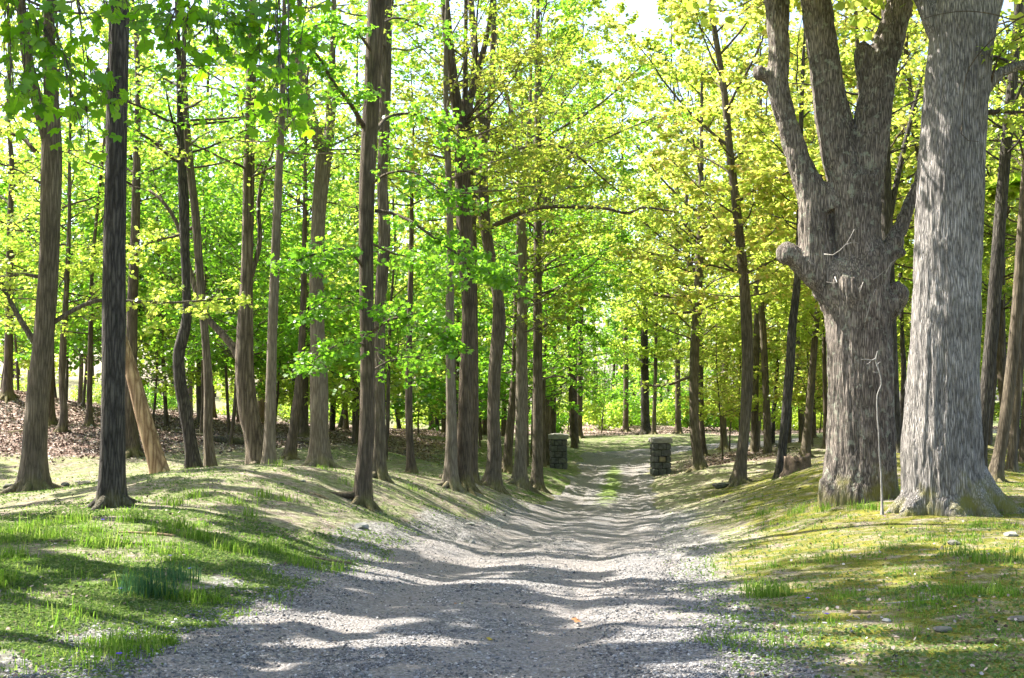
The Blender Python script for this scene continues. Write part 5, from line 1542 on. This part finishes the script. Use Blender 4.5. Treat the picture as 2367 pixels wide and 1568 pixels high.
# ------------------------------------------------------------------ trees outside the view whose crowns shade the drive
for x, y, v, s in [(-8.3, 11.4, 0, 1.0), (-12.6, 13.2, 1, 1.05), (-9.6, 18.2, 2, .95), (-13.5, 23.5, 0, 1.0), (-17.5, 17, 1, 1.1), (-20, 27, 2, 1.1), (-6.9, 15.2, 3, 1), (-7.4, 10.2, 3, 1.0), (-8.8, 13.6, 3, 1.32), (-10.6, 9.2, 0, 1), (-14.5, 10.6, 1, 1), (-11.5, 6.2, 2, 1.0), (-6.5, 4.2, 1, .9), (9.5, 10, 1, 1.0), (12.5, 17, 0, 1.0), (13, 25, 2, 1)]:
    o = put(TALL[1] if v == 4 else HIGH if v == 3 else SHADE[v % 3], x, y, s, x * 3.1, 'woodland_tree', kind='outside')

# ------------------------------------------------------------------ the near maple whose hanging sprays fill the upper corner
nb_ = np.array([-4.6, 6.4, 0]); nb_[2] = float(height(nb_[0], nb_[1]))
wood, leaf = MB(), MB()
g2 = np.random.default_rng(9)
P = [[nb_[0], nb_[1], nb_[2] - .3, .2], [nb_[0], nb_[1], nb_[2] + .1, .17], [nb_[0] + .1, nb_[1], nb_[2] + 2, .15], [nb_[0] + .05, nb_[1] + .2, nb_[2] + 4, .14], [nb_[0], nb_[1] + .2, nb_[2] + 7, .10], [nb_[0] + .2, nb_[1], nb_[2] + 10, .05], [nb_[0] + .2, nb_[1], nb_[2] + 12, .02]]
ax = stem(wood, P, 14, .3, .05, .5, 3)
bo1 = np.array([[nb_[0] + .05, nb_[1] + .2, nb_[2] + 4.2], *[at(px, py, d) for px, py, d in [(-150, -170, 7.0), (60, -190, 7.6), (300, -170, 8.0), (560, -130, 8.2), (720, -60, 8.3)]]])
stem(wood, np.column_stack([bo1, [.06, .05, .04, .03, .02, .012]]), 8, .15, .05, 0, 2)
bq = catmull(np.column_stack([bo1, np.zeros(6)]), 40)[:, :3]
cl = [(40, 30, 9), (95, 75, 9), (135, 45, 7), (50, 115, 10), (120, 110, 9), (70, 165, 7), (25, 200, 8), (55, 235, 10), (95, 235, 7), (170, 185, 8), (215, 200, 9), (245, 225, 7), (190, 300, 5), (205, 335, 5), (20, 60, 8), (10, 130, 7),
      (330, 10, 7), (395, 55, 9), (440, 30, 10), (430, 95, 10), (480, 70, 10), (415, 145, 6), (420, 200, 5), (525, 55, 11), (560, 100, 11), (590, 30, 10), (600, 150, 10), (640, 95, 11), (660, 40, 9), (650, 170, 9), (610, 215, 7), (640, 245, 7), (670, 260, 5), (665, 305, 4), (690, 120, 8), (550, 10, 9), (480, 10, 8), (250, 40, 6), (205, 45, 5), (295, 15, 5), (690, 20, 7), (500, 125, 6)]
for px, py, n_ in cl:
    d = 7.2 + (px / 700) * 1.0 + g2.normal(0, .25)
    c = at(px, py, d)
    k = int(np.argmin(((bq[:, :2] - c[:2]) ** 2).sum(1)))
    s0 = bq[k]
    mid = (s0 + c) / 2 + np.array([g2.normal(0, .05), g2.normal(0, .05), .08])
    tw = catmull(np.array([np.append(s0, 0), np.append(mid, 0), np.append(c, 0)]), 7)[:, :3]
    wood.add(*tubes(tw[None], np.linspace(.006, .0025, 7)[None], 4))
    n_ = int(n_ * 2.0)
    pc = c + g2.normal(0, 1, (n_, 3)) * np.array([.10, .14, .075])
    axd = unit(g2.normal(0, 1, (n_, 3)) * np.array([1, 1, .3]) + np.array([0, 0, -.75]))
    nor = unit(np.array([0, -.45, .8]) + g2.normal(0, .5, (n_, 3)))
    nor = unit(nor - axd * (nor * axd).sum(1, keepdims=True))
    leaf.add(*leaves_geo(pc, axd, nor, .056 * g2.uniform(.65, 1.3, n_), 0))
    for q in pc:
        wood.add(*tubes(np.array([[tw[-2], (tw[-1] + q) / 2, q]]), np.full((1, 3), .0016), 3))
crown(g2, wood, leaf, [ax], 5.2, 11.5, 3.6, 20, 3600, .08, 2, nb_[2], clear)
o = thing('maple_tree', 'maple standing out of view, its big drooping leaves hanging into the top corner', 'tree', nb_)
link('trunk', wood.mesh('trunk', BARK['grey'], nb_), o)
link('crown', leaf.mesh('crown', LEAF['deep'], nb_), o)

# ------------------------------------------------------------------ the far wood that closes the view
g = np.random.default_rng(31)
leaf, wood = MB(), MB()
n = 120
xs = np.linspace(-75, 75, n) + g.normal(0, .8, n); ys = g.uniform(106, 122, n)
zs = height(xs, ys)
Hh = g.uniform(15, 24, n) * np.where(np.abs(xs - 12) < 7, .85, 1)
pa = np.zeros((n, 5, 3))
for k in range(5):
    pa[:, k] = np.column_stack([xs + g.normal(0, .15, n) * k, ys, zs - .3 + Hh * k / 4])
wood.add(*tubes(pa, np.linspace(.16, .03, 5)[None] * np.ones((n, 1)), 6))
per = 800
t = g.uniform(.06, 1, (n, per)) ** .85
rad = 3.0 * np.sin(np.pi * np.clip(t * .85 + .12, 0, 1)) ** .7
a = g.uniform(0, 6.28, (n, per)); q = np.sqrt(g.uniform(0, 1, (n, per)))
# leaves gather in clumps so that light comes through between them
PX = xs[:, None] + np.cos(a) * rad * q; PY = ys[:, None] + np.sin(a) * rad * q; PZ = zs[:, None] + Hh[:, None] * t
P = np.column_stack([PX.ravel(), PY.ravel(), PZ.ravel()])
keep_ = fbm(P[:, 0] * .9, P[:, 1] * .9, P[:, 2] * 1.5, 5, 2) > .44
P = P[keep_]
n2 = len(P)
leaf.add(*leaves_geo(P, unit(g.normal(0, 1, (n2, 3))), unit(np.array([0, 0, 1]) + g.normal(0, .7, (n2, 3))), g.uniform(.12, .22, n2), 3))
fw = leaf.mesh('far_woodland', LEAF['yellowgreen'])
wm = wood.mesh('far_woodland_trunks', BARK['brown'])
fo = tag(link('far_woodland', fw), None, None, kind='stuff')
link('trunks', wm, fo)['kind'] = 'stuff'

# ------------------------------------------------------------------ words for the trees that were copied
near = []
for t in TREES:
    p = proj(np.append(t['base'][:2], EYE + .6)); near.append((p[0], t['short']))
near.append((proj(np.append(b1[:2], EYE + .6))[0], 'the broken oak')); near.append((proj(np.append(b2[:2], EYE + .6))[0], 'the big pale oak'))
near.sort()
names = {}
LOOK = {'a': 'green forked', 'b': 'tall green', 'c': 'fresh green', 'd': 'dark-stemmed green', 'e': 'gold-leaved forked', 'f': 'small gold-leaved', 'g': 'olive-leaved', 'm': 'high gold-crowned', 'n': 'high olive-crowned', 'o': 'high green-crowned',
        'h': 'yellow-green', 'i': 'fresh green', 'j': 'pale green', 'k': 'big green', 'l': 'golden', '221': 'yellow-green', '222': 'fresh green', '223': 'pale green'}
KW = {'tree': 'distant tree', 'sapling': 'sapling', 'bush': 'bush'}
gapsof = {}
for o, kind, v in FAR:
    if kind == 'outside':
        tag(o, 'tree standing outside the picture that only shades the drive', 'tree', 'trees outside the picture')
        continue
    px = proj((o.location[0], o.location[1], o.location[2] + 1.5))[0]
    i = sum(1 for q in near if q[0] < px)
    gapsof.setdefault((i, kind, v), []).append((o.location[1], o))
ORD = ['', 'second ', 'third ', 'fourth ', 'fifth ', 'sixth ', 'seventh ', 'eighth ', 'ninth ', 'tenth ', 'eleventh ', 'twelfth ']
for (i, kind, v), L in gapsof.items():
    L.sort(key=lambda e: e[0])
    for k, (_, o) in enumerate(L):
        A = near[i - 1][1] if i > 0 else None
        B = near[i][1] if i < len(near) else None
        where = f'between {A} and {B}' if A and B else (f'outside {B} at the edge' if B else f'outside {A} at the edge')
        lab = f'{LOOK[v]} {KW[kind]} {where}'
        if len(L) > 1: lab = f'{LOOK[v]} {KW[kind]}, {ORD[k] + "deepest" if k else "frontmost"}, {where}' if k else f'{LOOK[v]} {KW[kind]}, frontmost, {where}'
        w = lab.split()
        if len(w) > 16: lab = ' '.join(lab.replace('between ', 'between ').replace(' the ', ' ').split()[:16])
        tag(o, lab, KW[kind].split()[-1], {'tree': 'distant trees of the wood', 'sapling': 'saplings of the understorey', 'bush': 'bushes at the edge of the lawn'}[kind])

# ------------------------------------------------------------------ light, sky, camera
sun_dir = Vector((-0.905, 0.425, 0)).normalized()
EL = math.radians(50)
sd = Vector((sun_dir.x * math.cos(EL), sun_dir.y * math.cos(EL), math.sin(EL)))
ld = bpy.data.lights.new('sun', 'SUN'); ld.energy = 5.0; ld.angle = math.radians(0.5); ld.color = (1, .95, .87)
lo = bpy.data.objects.new('sun', ld); COL.objects.link(lo)
lo.rotation_euler = sd.to_track_quat('Z', 'Y').to_euler(); lo.location = (-20, 10, 30)
w = bpy.data.worlds.new('World'); sc.world = w; w.use_nodes = True
nt = w.node_tree; nt.nodes.clear()
sky = nt.nodes.new('ShaderNodeTexSky'); sky.sky_type = 'NISHITA'; sky.sun_disc = False
sky.sun_elevation = EL; sky.sun_rotation = math.atan2(sun_dir.x, sun_dir.y)
sky.air_density = 1.0; sky.dust_density = 2.5; sky.ozone_density = 1.0
bg = nt.nodes.new('ShaderNodeBackground'); bg.inputs[1].default_value = 0.115
wo = nt.nodes.new('ShaderNodeOutputWorld')
nt.links.new(sky.outputs[0], bg.inputs[0]); nt.links.new(bg.outputs[0], wo.inputs[0])

cd = bpy.data.cameras.new('camera'); cd.sensor_width = 36; cd.lens = 36 * F / 2367; cd.clip_end = 2000; cd.clip_start = .1
co = bpy.data.objects.new('camera', cd); COL.objects.link(co)
co.location = (0, 0, EYE); co.rotation_euler = (math.pi / 2 + PITCH, 0, 0)
sc.camera = co
sc.view_settings.view_transform = 'Standard'; sc.view_settings.look = 'None'
sc.view_settings.exposure = 2.2; sc.view_settings.gamma = 1.0
cy = sc.cycles
cy.max_bounces = 8; cy.diffuse_bounces = 5; cy.glossy_bounces = 2; cy.transmission_bounces = 4; cy.transparent_max_bounces = 4
cy.sample_clamp_indirect = 6.0
cy.use_adaptive_sampling = True; cy.adaptive_threshold = 0.02
cy.use_denoising = True
try:
    cy.denoiser = 'OPENIMAGEDENOISE'; cy.denoising_prefilter = 'ACCURATE'
except Exception:
    pass
